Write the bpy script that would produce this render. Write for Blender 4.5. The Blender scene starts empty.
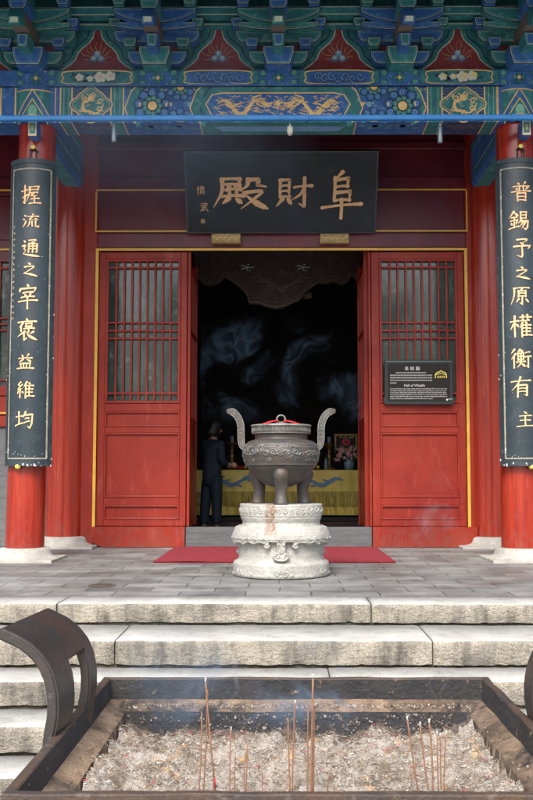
import bpy, bmesh, math, random
from math import sin, cos, pi, radians, tan
from mathutils import Vector, noise
random.seed(7)
SC = bpy.context.scene
COL = SC.collection

# ------------------------------------------------------------------ camera
F = 977.0; TH = radians(4.39); YAW = radians(0.3); EYE = 0.85
cd = bpy.data.cameras.new('camera'); cam = bpy.data.objects.new('camera', cd); COL.objects.link(cam)
cam.location = (0, 0, EYE); cam.rotation_euler = (pi/2 + TH, 0, YAW)
cd.sensor_fit = 'VERTICAL'; cd.sensor_height = 24; cd.lens = 24*F/800; cd.shift_x = -10/800
cd.clip_start = 0.1; cd.clip_end = 900
SC.camera = cam
_d = Vector((-sin(YAW)*cos(TH), cos(YAW)*cos(TH), sin(TH))); _r = Vector((cos(YAW), sin(YAW), 0)); _u = _r.cross(_d)

def at(x, y, Y):
    """measured point of the photo on the upright plane at distance Y -> (X, Z) in metres"""
    v = _d + (x-276.5)/F*_r - (y-400)/F*_u
    t = Y/v.y
    return (v.x*t, EYE + v.z*t)

# ------------------------------------------------------------------ materials
MATS = {}
def lin(c): return tuple(c) + (1,)
def mat(name, col, rough=0.6, col2=None, scale=4, stretch=(1, 1, 1), bump=0.0, bscale=20, metal=0, coat=0, detail=5, lo=.35, hi=.65,
        col3=None, scale3=12, lo3=.55, hi3=.7, stretch3=(1, 1, 1), spec=.5, rvar=0, grain=0, wear=None, grime=None, stain=None):
    m = bpy.data.materials.new(name); m.use_nodes = True; MATS[name] = m
    nt = m.node_tree; N = nt.nodes; L = nt.links
    b = N['Principled BSDF']; b.inputs['Roughness'].default_value = rough; b.inputs['Metallic'].default_value = metal
    b.inputs['Coat Weight'].default_value = coat; b.inputs['Coat Roughness'].default_value = .15
    b.inputs['Specular IOR Level'].default_value = spec
    b.inputs['Base Color'].default_value = lin(col)
    tc = N.new('ShaderNodeTexCoord')
    def nz(sc, st, det=detail):
        mp = N.new('ShaderNodeMapping'); mp.inputs['Scale'].default_value = st; L.new(tc.outputs['Object'], mp.inputs[0])
        n = N.new('ShaderNodeTexNoise'); n.inputs['Scale'].default_value = sc; n.inputs['Detail'].default_value = det; n.inputs['Roughness'].default_value = .65
        L.new(mp.outputs[0], n.inputs['Vector']); return n
    def rmp(n, a, c):
        r = N.new('ShaderNodeMapRange'); r.inputs[1].default_value = a; r.inputs[2].default_value = c; L.new(n.outputs[0], r.inputs[0]); return r
    out = None
    if col2 is not None:
        r = rmp(nz(scale, stretch), lo, hi)
        mx = N.new('ShaderNodeMix'); mx.data_type = 'RGBA'; mx.inputs[6].default_value = lin(col); mx.inputs[7].default_value = lin(col2)
        L.new(r.outputs[0], mx.inputs[0]); out = mx.outputs[2]
    if col3 is not None:
        r = rmp(nz(scale3, stretch3), lo3, hi3)
        mx = N.new('ShaderNodeMix'); mx.data_type = 'RGBA'; mx.inputs[6].default_value = lin(col); mx.inputs[7].default_value = lin(col3)
        if out: L.new(out, mx.inputs[6])
        L.new(r.outputs[0], mx.inputs[0]); out = mx.outputs[2]
    if grain:
        n = nz(160, (1, 1, 1), 3); r = N.new('ShaderNodeMapRange'); r.inputs[1].default_value = .32; r.inputs[2].default_value = .62; r.inputs[3].default_value = 1-grain; r.inputs[4].default_value = 1+grain*.35; L.new(n.outputs[0], r.inputs[0])
        mx = N.new('ShaderNodeMix'); mx.data_type = 'RGBA'; mx.blend_type = 'MULTIPLY'; mx.inputs[0].default_value = 1
        if out: L.new(out, mx.inputs[6])
        else: mx.inputs[6].default_value = lin(col)
        L.new(r.outputs[0], mx.inputs[7]); out = mx.outputs[2]
    if wear:
        ge = N.new('ShaderNodeNewGeometry'); r = N.new('ShaderNodeMapRange'); r.inputs[1].default_value = .5; r.inputs[2].default_value = .56; L.new(ge.outputs['Pointiness'], r.inputs[0])
        mx = N.new('ShaderNodeMix'); mx.data_type = 'RGBA'; mx.inputs[6].default_value = lin(col); mx.inputs[7].default_value = lin(wear)
        if out: L.new(out, mx.inputs[6])
        L.new(r.outputs[0], mx.inputs[0]); out = mx.outputs[2]
    def blend(fac, c):
        mx = N.new('ShaderNodeMix'); mx.data_type = 'RGBA'; mx.inputs[6].default_value = lin(col); mx.inputs[7].default_value = lin(c)
        if out: L.new(out, mx.inputs[6])
        L.new(fac, mx.inputs[0]); return mx.outputs[2]
    def math_(op, a, c):
        q = N.new('ShaderNodeMath'); q.operation = op
        for k, v in ((0, a), (1, c)):
            if isinstance(v, (int, float)): q.inputs[k].default_value = v
            else: L.new(v, q.inputs[k])
        return q.outputs[0]
    if grime:      # worn, dusty lacquer: chips and splashes thicker towards the floor, hairline scratches everywhere
        sp = N.new('ShaderNodeSeparateXYZ'); L.new(tc.outputs['Object'], sp.inputs[0])
        hgt = N.new('ShaderNodeMapRange'); hgt.inputs[1].default_value = .0; hgt.inputs[2].default_value = .55; hgt.inputs[3].default_value = .62; hgt.inputs[4].default_value = .36; L.new(sp.outputs[2], hgt.inputs[0])
        n = nz(14, (1, 1, .7), 8); f = math_('MULTIPLY', math_('SUBTRACT', math_('ADD', n.outputs[0], hgt.outputs[0]), 1.0), 7.0)
        cl_ = N.new('ShaderNodeClamp'); L.new(f, cl_.inputs[0]); out = blend(math_('MULTIPLY', cl_.outputs[0], .32), grime)
        n = nz(9, (14, 14, .45), 3); r = rmp(n, .66, .72); out = blend(math_('MULTIPLY', r.outputs[0], .30), tuple(min(1, c*1.5+.05) for c in col))
    if stain:      # (colour, x centre, half width, z low, z high): one run of rust on the side facing the steps
        cs_, xc_, hw_, zl_, zh_ = stain; sp = N.new('ShaderNodeSeparateXYZ'); L.new(tc.outputs['Object'], sp.inputs[0])
        n = nz(13, (1, 1, .6), 6); wob = math_('MULTIPLY', math_('SUBTRACT', n.outputs[0], .5), .10)
        fx_ = math_('SUBTRACT', 1.0, math_('DIVIDE', math_('ABSOLUTE', math_('SUBTRACT', math_('ADD', sp.outputs[0], wob), xc_), 0), hw_))
        fz_ = math_('MINIMUM', math_('DIVIDE', math_('SUBTRACT', math_('ADD', sp.outputs[2], wob), zl_), .06), math_('DIVIDE', math_('SUBTRACT', zh_, sp.outputs[2]), .01))
        f = math_('MINIMUM', math_('MINIMUM', math_('MULTIPLY', fx_, 2.2), fz_), math_('MULTIPLY', sp.outputs[1], -20.0))
        cl_ = N.new('ShaderNodeClamp'); L.new(f, cl_.inputs[0]); n2 = nz(45, (1, 1, .8), 5); r2 = rmp(n2, .3, .62)
        out = blend(math_('MULTIPLY', cl_.outputs[0], r2.outputs[0]), cs_)
    if out: L.new(out, b.inputs['Base Color'])
    if rvar:
        r = N.new('ShaderNodeMapRange'); r.inputs[3].default_value = rough-rvar; r.inputs[4].default_value = rough+rvar
        r.inputs[1].default_value = .3; r.inputs[2].default_value = .7
        L.new(nz(scale*2.3, stretch).outputs[0], r.inputs[0]); L.new(r.outputs[0], b.inputs['Roughness'])
    if bump:
        bp = N.new('ShaderNodeBump'); bp.inputs['Strength'].default_value = bump; bp.inputs['Distance'].default_value = .02
        L.new(nz(bscale, stretch).outputs[0], bp.inputs['Height']); L.new(bp.outputs[0], b.inputs['Normal'])
    return m

RED = (.30, .027, .012)
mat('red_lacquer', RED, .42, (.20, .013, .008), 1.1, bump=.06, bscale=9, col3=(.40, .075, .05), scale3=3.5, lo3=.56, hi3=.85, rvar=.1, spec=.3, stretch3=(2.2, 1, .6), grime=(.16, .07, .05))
mat('red_column', (.35, .030, .011), .24, (.22, .014, .008), 2.5, stretch=(6, 6, .35), bump=.09, bscale=7, coat=.4, spec=.3, rvar=.06, grime=(.18, .08, .06), col3=(.45, .075, .05), scale3=5, lo3=.6, hi3=.85, stretch3=(4, 4, .5))
mat('red_shaded', (.13, .012, .022), .36, (.085, .008, .017), 2, bump=.06, spec=.4, col3=(.20, .04, .045), scale3=5, lo3=.62, hi3=.85)  # lacquer red of the upper wall with the eave's shade put into the colour
mat('red_mat', (.25, .016, .026), .95, (.18, .012, .02), 14, bump=.25, bscale=300)
mat('maroon', (.17, .012, .02), .5, (.12, .008, .016), 3)
mat('gold_line', (.72, .42, .05), .4, (.6, .33, .04), 8)
mat('gold', (.82, .56, .24), .5, (.66, .42, .16), 9, metal=.1)
mat('gold_text', (.85, .55, .29), .6, (.66, .39, .19), 30, metal=.1, col3=(.28, .19, .12), scale3=50, lo3=.66, hi3=.75)
mat('gold_old', (.46, .33, .13), .6, (.25, .17, .07), 30)
mat('paint_blue', (.038, .15, .42), .65, (.020, .085, .27), 4, col3=(.12, .26, .46), scale3=14, grain=.18)
mat('paint_blue_pale', (.18, .38, .62), .6, (.12, .28, .50), 12)
mat('paint_navy', (.016, .035, .10), .6, (.03, .06, .15), 9)
mat('paint_green', (.038, .225, .235), .65, (.018, .13, .15), 4, col3=(.13, .34, .34), scale3=14, grain=.18)
mat('paint_green_pale', (.22, .48, .36), .6, (.15, .38, .30), 12)
mat('paint_dark', (.010, .014, .022), .6)
mat('paint_white', (.66, .64, .52), .6, (.50, .50, .42), 20)
mat('paint_outline', (.52, .58, .46), .6, (.28, .36, .30), 20)
mat('paint_yellow', (.75, .60, .10), .5)
mat('paint_red', (.25, .03, .04), .6, (.17, .02, .03), 5, col3=(.30, .07, .07), scale3=25)
mat('pipe_blue', (.02, .24, .62), .4, (.015, .18, .52), 5)
mat('timber_grey', (.17, .13, .11), .8, (.10, .08, .07), 12, stretch=(8, 8, 1))
mat('board_black', (.022, .036, .045), .38, (.013, .022, .029), 3, bump=.1, bscale=60, col3=(.05, .07, .082), scale3=9, lo3=.55, hi3=.8, rvar=.08)
mat('board_edge', (.03, .05, .06), .5, (.015, .022, .028), 10, col3=(.55, .58, .55), scale3=26, lo3=.66, hi3=.70)
mat('board_line', (.34, .31, .22), .55, (.22, .20, .15), 20, col3=(.65, .65, .58), scale3=30, lo3=.6, hi3=.66)
mat('chip_white', (.62, .64, .62), .8)
mat('plaque_black', (.006, .011, .015), .5, (.010, .018, .024), 3, rvar=.08, spec=.35)
mat('stone_white', (.46, .44, .40), .8, (.33, .31, .28), 4.5, bump=.6, bscale=34, col3=(.17, .15, .12), scale3=14, lo3=.56, hi3=.85, grain=.25)
mat('marble', (.50, .49, .45), .66, (.41, .40, .36), 5, bump=.5, bscale=30, col3=(.22, .20, .165), scale3=14, lo3=.58, hi3=.9)
mat('marble_body', (.42, .41, .38), .68, (.32, .31, .28), 5, bump=.6, bscale=36, col3=(.20, .185, .15), scale3=15, lo3=.56, hi3=.88, grain=.12, stain=((.22, .125, .07), -.085, .055, .34, .66))
mat('marble_rust', (.50, .38, .26), .7, (.40, .25, .15), 14, bump=.4, bscale=40, col3=(.62, .58, .50), scale3=9, lo3=.5, hi3=.7)
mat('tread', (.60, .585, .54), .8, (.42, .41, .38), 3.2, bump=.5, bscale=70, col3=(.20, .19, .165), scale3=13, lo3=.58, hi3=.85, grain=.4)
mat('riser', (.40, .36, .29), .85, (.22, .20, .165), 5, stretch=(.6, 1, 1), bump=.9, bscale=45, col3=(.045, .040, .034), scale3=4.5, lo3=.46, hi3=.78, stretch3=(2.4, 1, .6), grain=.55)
mat('moss_gap', (.07, .065, .05), .95, (.15, .13, .09), 30, bump=1, bscale=60)
mat('grey_brick', (.15, .155, .155), .85, (.11, .11, .115), 6, bump=.3)
mat('grey_sill', (.075, .08, .085), .6, (.12, .125, .13), 8, bump=.2, stretch=(.5, 1, 4))
mat('iron', (.044, .046, .049), .48, (.085, .060, .045), 5, bump=.35, bscale=60, metal=.3, col3=(.115, .115, .11), scale3=14, lo3=.52, hi3=.8, stretch3=(1, 1, .5))
mat('iron_cast', (.040, .043, .046), .48, (.085, .058, .042), 5, bump=.3, bscale=60, metal=.3, col3=(.105, .108, .105), scale3=14, lo3=.52, hi3=.8, wear=(.24, .24, .225))
mat('iron_relief', (.26, .26, .24), .5, (.13, .125, .115), 16, metal=.3, bump=.2, bscale=80)
mat('trough_iron', (.050, .042, .038), .62, (.10, .060, .038), 7, bump=.5, bscale=45, metal=.25, col3=(.20, .165, .13), scale3=13, lo3=.58, hi3=.8, rvar=.1)
mat('trough_handle', (.062, .056, .054), .40, (.115, .062, .044), 4, lo=.5, hi=.75, bump=.2, bscale=50, metal=.5, col3=(.16, .15, .14), scale3=30, lo3=.64, hi3=.8, rvar=.08)
mat('trough_ledge', (.36, .25, .16), .85, (.10, .065, .045), 5, grain=.4, bump=.8, bscale=60, col3=(.035, .028, .024), scale3=7, lo3=.50, hi3=.66)
mat('trough_side', (.20, .13, .08), .85, (.07, .05, .035), 9, stretch=(1, 1, .35), bump=.9, bscale=50, col3=(.42, .34, .26), scale3=22, lo3=.52, hi3=.7, stretch3=(1, 1, .4))
mat('trough_soot', (.022, .022, .026), .8, (.040, .036, .034), 10, bump=.9, bscale=60, col3=(.30, .22, .14), scale3=30, lo3=.62, hi3=.72)
mat('ash', (.52, .45, .38), .95, (.24, .185, .135), 5, lo=.40, hi=.62, bump=1, bscale=120, col3=(.62, .58, .53), scale3=18, lo3=.45, hi3=.7, grain=.28)
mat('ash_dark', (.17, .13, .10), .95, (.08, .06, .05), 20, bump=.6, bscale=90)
mat('ash_pale', (.50, .44, .37), .95)
mat('ash_tan', (.36, .25, .15), .9, (.24, .16, .09), 30)
mat('incense', (.20, .095, .05), .85, (.29, .15, .085), 25)
mat('incense_pink', (.55, .04, .12), .7)
mat('ash_tip', (.42, .39, .36), .9)
mat('cloth_yellow', (.95, .74, .18), .4, (.80, .58, .11), 5, stretch=(1, 1, .6), bump=.3)
mat('cloth_fringe', (.74, .55, .12), .7, (.26, .19, .05), 60, stretch=(1, 1, .05))
mat('cloth_blue', (.12, .24, .42), .6, (.20, .34, .48), 20)
mat('altar_wood', (.08, .016, .016), .5, (.04, .012, .012), 5)
mat('altar_red', (.10, .014, .012), .8, (.06, .01, .01), 9)
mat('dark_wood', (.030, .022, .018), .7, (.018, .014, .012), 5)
mat('carved_wood', (.040, .021, .014), .6, (.022, .012, .009), 12, bump=.6, bscale=30)
mat('carved_relief', (.085, .045, .026), .5, (.04, .022, .014), 12)
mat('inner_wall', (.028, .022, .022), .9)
mat('suit', (.013, .021, .038), .8, (.022, .032, .052), 8, bump=.2, bscale=30)
mat('skin', (.62, .36, .25), .55)
mat('hair', (.012, .010, .010), .5)
mat('shoe', (.010, .010, .012), .4)
mat('petal_pink', (.62, .25, .30), .6, (.70, .42, .45), 30)
mat('leaf', (.04, .10, .03), .6)
mat('bronze', (.30, .20, .07), .4, (.2, .12, .05), 9, metal=.7)
mat('porcelain', (.25, .38, .42), .25, (.12, .22, .36), 20)
mat('ribbon_red', (.55, .02, .03), .6)
mat('orange', (.70, .25, .04), .5)
mat('sign_face', (.022, .018, .017), .6, spec=.2)
mat('sign_frame', (.028, .034, .037), .5, spec=.3)
mat('sign_white', (.72, .72, .70), .6)
mat('lamp_grey', (.20, .25, .27), .35, metal=.5)
mat('roof_tile', (.10, .105, .11), .8, (.07, .072, .075), 3)
# window glass: dark reflective pane; pale patches paint in reflections and curtain
g = mat('pane', (.022, .040, .036), .08, (.085, .115, .10), 2.2, stretch=(1, 1, .5), bump=.10, bscale=4, lo=.38, hi=.7, col3=(.20, .24, .20), scale3=6, lo3=.58, hi3=.8)
def paving(name, c1, c2, mortar, bw, rh, rot=0):
    m = mat(name, c1, .7, c2, 3, bump=.2, bscale=30)
    nt = m.node_tree; N = nt.nodes; L = nt.links; b = N['Principled BSDF']
    tc = N.new('ShaderNodeTexCoord'); mp = N.new('ShaderNodeMapping'); mp.inputs['Rotation'].default_value = (0, 0, rot)
    L.new(tc.outputs['Object'], mp.inputs[0])
    wob = N.new('ShaderNodeTexNoise'); wob.inputs['Scale'].default_value = 2.2; L.new(mp.outputs[0], wob.inputs['Vector'])
    ad = N.new('ShaderNodeMix'); ad.data_type = 'VECTOR'; ad.inputs[0].default_value = .035; L.new(mp.outputs[0], ad.inputs[4]); L.new(wob.outputs['Color'], ad.inputs[5])
    bk = N.new('ShaderNodeTexBrick'); L.new(ad.outputs[1], bk.inputs['Vector'])
    bk.inputs['Color1'].default_value = lin(c1); bk.inputs['Color2'].default_value = lin(c2); bk.inputs['Mortar'].default_value = lin(mortar)
    bk.inputs['Scale'].default_value = 1; bk.inputs['Brick Width'].default_value = bw; bk.inputs['Row Height'].default_value = rh
    bk.inputs['Mortar Size'].default_value = .006; bk.inputs['Mortar Smooth'].default_value = .3; bk.inputs['Bias'].default_value = 0
    nz = N.new('ShaderNodeTexNoise'); nz.inputs['Scale'].default_value = 1.7; nz.inputs['Detail'].default_value = 8; nz.inputs['Roughness'].default_value = .7
    L.new(tc.outputs['Object'], nz.inputs['Vector'])
    mr = N.new('ShaderNodeMapRange'); mr.inputs[1].default_value = .3; mr.inputs[2].default_value = .7; mr.inputs[3].default_value = .45; mr.inputs[4].default_value = 1.4
    L.new(nz.outputs[0], mr.inputs[0])
    mu = N.new('ShaderNodeMix'); mu.data_type = 'RGBA'; mu.blend_type = 'MULTIPLY'; mu.inputs[0].default_value = 1
    L.new(bk.outputs['Color'], mu.inputs[6]); L.new(mr.outputs[0], mu.inputs[7]); L.new(mu.outputs[2], b.inputs['Base Color'])
    bp = N.new('ShaderNodeBump'); bp.inputs['Strength'].default_value = .5; bp.inputs['Distance'].default_value = .006; bp.invert = True
    L.new(bk.outputs['Fac'], bp.inputs['Height'])
    old = b.inputs['Normal'].links[0].from_socket; L.new(old, bp.inputs['Normal']); L.new(bp.outputs[0], b.inputs['Normal'])
    rr = N.new('ShaderNodeMapRange'); rr.inputs[1].default_value = .35; rr.inputs[2].default_value = .7; rr.inputs[3].default_value = .42; rr.inputs[4].default_value = .8
    L.new(nz.outputs[0], rr.inputs[0]); L.new(rr.outputs[0], b.inputs['Roughness'])
    return m
paving('paving', (.235, .235, .225), (.135, .14, .137), (.075, .07, .063), .46, .26)
paving('court_paving', (.33, .32, .29), (.25, .24, .22), (.08, .075, .07), .6, .4)

# ------------------------------------------------------------------ mesh builder
ORG = {}
class MB:
    def __init__(s, fn=None): s.v = []; s.f = []; s.m = []; s.fn = fn; s.sm = []
    def add(s, vs, fs, m, smooth=False):
        o = len(s.v); s.v += [tuple(p) for p in vs]
        for f in fs: s.f.append([i+o for i in f]); s.m.append(m); s.sm.append(smooth)
    def box(s, x0, x1, y0, y1, z0, z1, m):
        s.add([(x0,y0,z0),(x1,y0,z0),(x1,y1,z0),(x0,y1,z0),(x0,y0,z1),(x1,y0,z1),(x1,y1,z1),(x0,y1,z1)],
              [(0,3,2,1),(4,5,6,7),(0,1,5,4),(1,2,6,5),(2,3,7,6),(3,0,4,7)], m)
    def bbox(s, x0, x1, y0, y1, z0, z1, m, b=.008):
        """box with chamfered edges"""
        vs = []; b = min(b, (x1-x0)/3, (y1-y0)/3, (z1-z0)/3)
        bm = bmesh.new(); bmesh.ops.create_cube(bm, size=1)
        for v in bm.verts: v.co = (x0+(v.co.x+.5)*(x1-x0), y0+(v.co.y+.5)*(y1-y0), z0+(v.co.z+.5)*(z1-z0))
        bmesh.ops.bevel(bm, geom=bm.edges[:], offset=b, segments=2, affect='EDGES', profile=.5)
        bm.verts.index_update()
        s.add([v.co[:] for v in bm.verts], [[v.index for v in f.verts] for f in bm.faces], m); bm.free()
    def lathe(s, prof, m, c=(0, 0), n=48, a0=0, a1=2*pi, rad=None):
        full = abs(a1-a0-2*pi) < 1e-6; k = n if full else n+1; vs = []
        for r, z in prof:
            for i in range(k):
                a = a0+(a1-a0)*i/n; rr = r*(rad(a, z) if rad else 1)
                vs.append((c[0]+rr*cos(a), c[1]+rr*sin(a), z))
        fs = []
        for j in range(len(prof)-1):
            for i in range(n):
                i2 = (i+1) % k if full else i+1
                fs.append((j*k+i, j*k+i2, (j+1)*k+i2, (j+1)*k+i))
        s.add(vs, fs, m, True)
    def prism(s, pts, y0, y1, m, mf=None):
        """polygon in X,Z extruded between two Y"""
        n = len(pts); vs = [(x, y0, z) for x, z in pts]+[(x, y1, z) for x, z in pts]
        s.add(vs, [(i, i+n, (i+1) % n+n, (i+1) % n) for i in range(n)], m)
        s.add([(x, y0, z) for x, z in pts], [list(range(n))], mf or m)
        s.add([(x, y1, z) for x, z in pts], [list(range(n))[::-1]], m)
    def tube(s, pts, r, m, n=8, cap=True):
        pts = [Vector(p) for p in pts]; rs = r if isinstance(r, (list, tuple)) else [r]*len(pts); vs = []
        up = Vector((0, 0, 1)) if abs((pts[1]-pts[0]).normalized().z) < .9 else Vector((1, 0, 0))
        t = (pts[1]-pts[0]).normalized(); a = t.cross(up).normalized()
        for i, p in enumerate(pts):
            t = (pts[min(i+1, len(pts)-1)]-pts[max(i-1, 0)]).normalized(); a = (a-t*a.dot(t)).normalized(); b = t.cross(a)
            for k in range(n):
                q = p+(a*cos(2*pi*k/n)+b*sin(2*pi*k/n))*rs[i]; vs.append(q[:])
        fs = [(i*n+k, i*n+(k+1) % n, (i+1)*n+(k+1) % n, (i+1)*n+k) for i in range(len(pts)-1) for k in range(n)]
        if cap: fs += [list(range(n))[::-1], [(len(pts)-1)*n+k for k in range(n)]]
        s.add(vs, fs, m, True)
    # ---- painting on a surface through fn(u, v, h)
    def poly(s, pts, m, h): s.add([s.fn(u, v, h) for u, v in pts], [list(range(len(pts)))], m)
    def plate(s, pts, m, h0, h1):
        n = len(pts); s.add([s.fn(u, v, h1) for u, v in pts], [list(range(n))], m)
        s.add([s.fn(u, v, h1) for u, v in pts]+[s.fn(u, v, h0) for u, v in pts], [(i, (i+1) % n, (i+1) % n+n, i+n) for i in range(n)], m)
    def rib(s, pts, w, m, h, h0=None, close=False):
        """ribbon; w a number or list"""
        P = [Vector(p) for p in pts]; n = len(P); ws = w if isinstance(w, (list, tuple)) else [w]*n; L = []; R = []
        for i, p in enumerate(P):
            a = P[(i-1) % n] if close else P[max(i-1, 0)]; b = P[(i+1) % n] if close else P[min(i+1, n-1)]
            t = (b-a); t = t.normalized() if t.length > 1e-9 else Vector((1, 0)); q = Vector((-t.y, t.x))*ws[i]/2
            L.append(s.fn(*(p+q), h)); R.append(s.fn(*(p-q), h))
            if h0 is not None:
                L[-1] = (L[-1], s.fn(*(p+q), h0)); R[-1] = (R[-1], s.fn(*(p-q), h0))
        e = n if close else n-1
        if h0 is None:
            s.add(L+R, [(i, n+i, n+(i+1) % n, (i+1) % n) for i in range(e)], m)
        else:
            vs = [l[0] for l in L]+[r[0] for r in R]+[l[1] for l in L]+[r[1] for r in R]
            fs = []
            for i in range(e):
                j = (i+1) % n
                fs += [(i, n+i, n+j, j), (2*n+i, i, j, 2*n+j), (n+i, 3*n+i, 3*n+j, n+j)]
            if not close: fs += [(0, 2*n, 3*n, n), (n-1, 2*n-1, 4*n-1, 3*n-1)]
            s.add(vs, fs, m)
    def disk(s, c, r, m, h, n=14, sy=1): s.poly([(c[0]+r*cos(2*pi*i/n), c[1]+r*sy*sin(2*pi*i/n)) for i in range(n)], m, h)
    def build(s, name, parent=None, origin=(0, 0, 0), fix=True):
        if parent is not None: origin = ORG[parent.name]
        me = bpy.data.meshes.new(name)
        me.from_pydata([(x-origin[0], y-origin[1], z-origin[2]) for x, y, z in s.v], [], s.f)
        keys = []
        for k in s.m:
            if k not in keys: keys.append(k)
        for k in keys: me.materials.append(MATS[k])
        for p, k, q in zip(me.polygons, s.m, s.sm): p.material_index = keys.index(k); p.use_smooth = q
        me.update()
        if fix:
            bm = bmesh.new(); bm.from_mesh(me); bmesh.ops.recalc_face_normals(bm, faces=bm.faces); bm.to_mesh(me); bm.free()
        o = bpy.data.objects.new(name, me); COL.objects.link(o); ORG[o.name] = origin
        if parent is not None: o.parent = parent
        else: o.location = origin
        return o

def thing(name, label, cat, loc=(0, 0, 0), group=None):
    o = bpy.data.objects.new(name, None); COL.objects.link(o); o.location = loc; ORG[o.name] = tuple(loc)
    o.empty_display_size = .1
    return tag(o, label, cat, group)
def tag(o, label, cat, group=None, kind=None):
    if label: o['label'] = label
    if cat: o['category'] = cat
    if group: o['group'] = group
    if kind: o['kind'] = kind
    return o
def copy_tree(o, parent=None, off=None):
    c = o.copy(); COL.objects.link(c); ORG[c.name] = ORG[o.name]
    if parent is not None: c.parent = parent
    if off is not None: c.location = tuple(a+b for a, b in zip(o.location, off))
    for ch in [x for x in COL.objects if x.parent == o]: copy_tree(ch, c)
    return c
def inset(pts, d):
    """move a closed outline inwards by d"""
    n = len(pts); A = sum(pts[i][0]*pts[(i+1) % n][1]-pts[(i+1) % n][0]*pts[i][1] for i in range(n)); sg = 1 if A > 0 else -1; out = []
    for i in range(n):
        p0, p1, p2 = Vector(pts[i-1]), Vector(pts[i]), Vector(pts[(i+1) % n])
        a = (p1-p0).normalized(); b = (p2-p1).normalized()
        na = Vector((-a.y, a.x))*sg; nb = Vector((-b.y, b.x))*sg; k = na+nb
        k = k/max(k.length_squared/2, .35) if k.length > 1e-6 else na
        out.append(tuple(p1+k*d))
    return out
def smooth(pts, k=4, close=False):
    P = [Vector(p) for p in pts]; n = len(P); out = []
    if n < 3: 
        return [tuple(P[0].lerp(P[-1], i/k)) for i in range(k+1)]
    rng = range(n) if close else range(n-1)
    for i in rng:
        if close: a, b, c, d = P[i-1], P[i], P[(i+1) % n], P[(i+2) % n]
        else: a, b, c, d = P[max(i-1, 0)], P[i], P[i+1], P[min(i+2, n-1)]
        for j in range(k):
            t = j/k; out.append(tuple(.5*((2*b)+(c-a)*t+(2*a-5*b+4*c-d)*t*t+(3*b-a-3*c+d)*t**3)))
    if not close: out.append(tuple(P[-1]))
    return out

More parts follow.
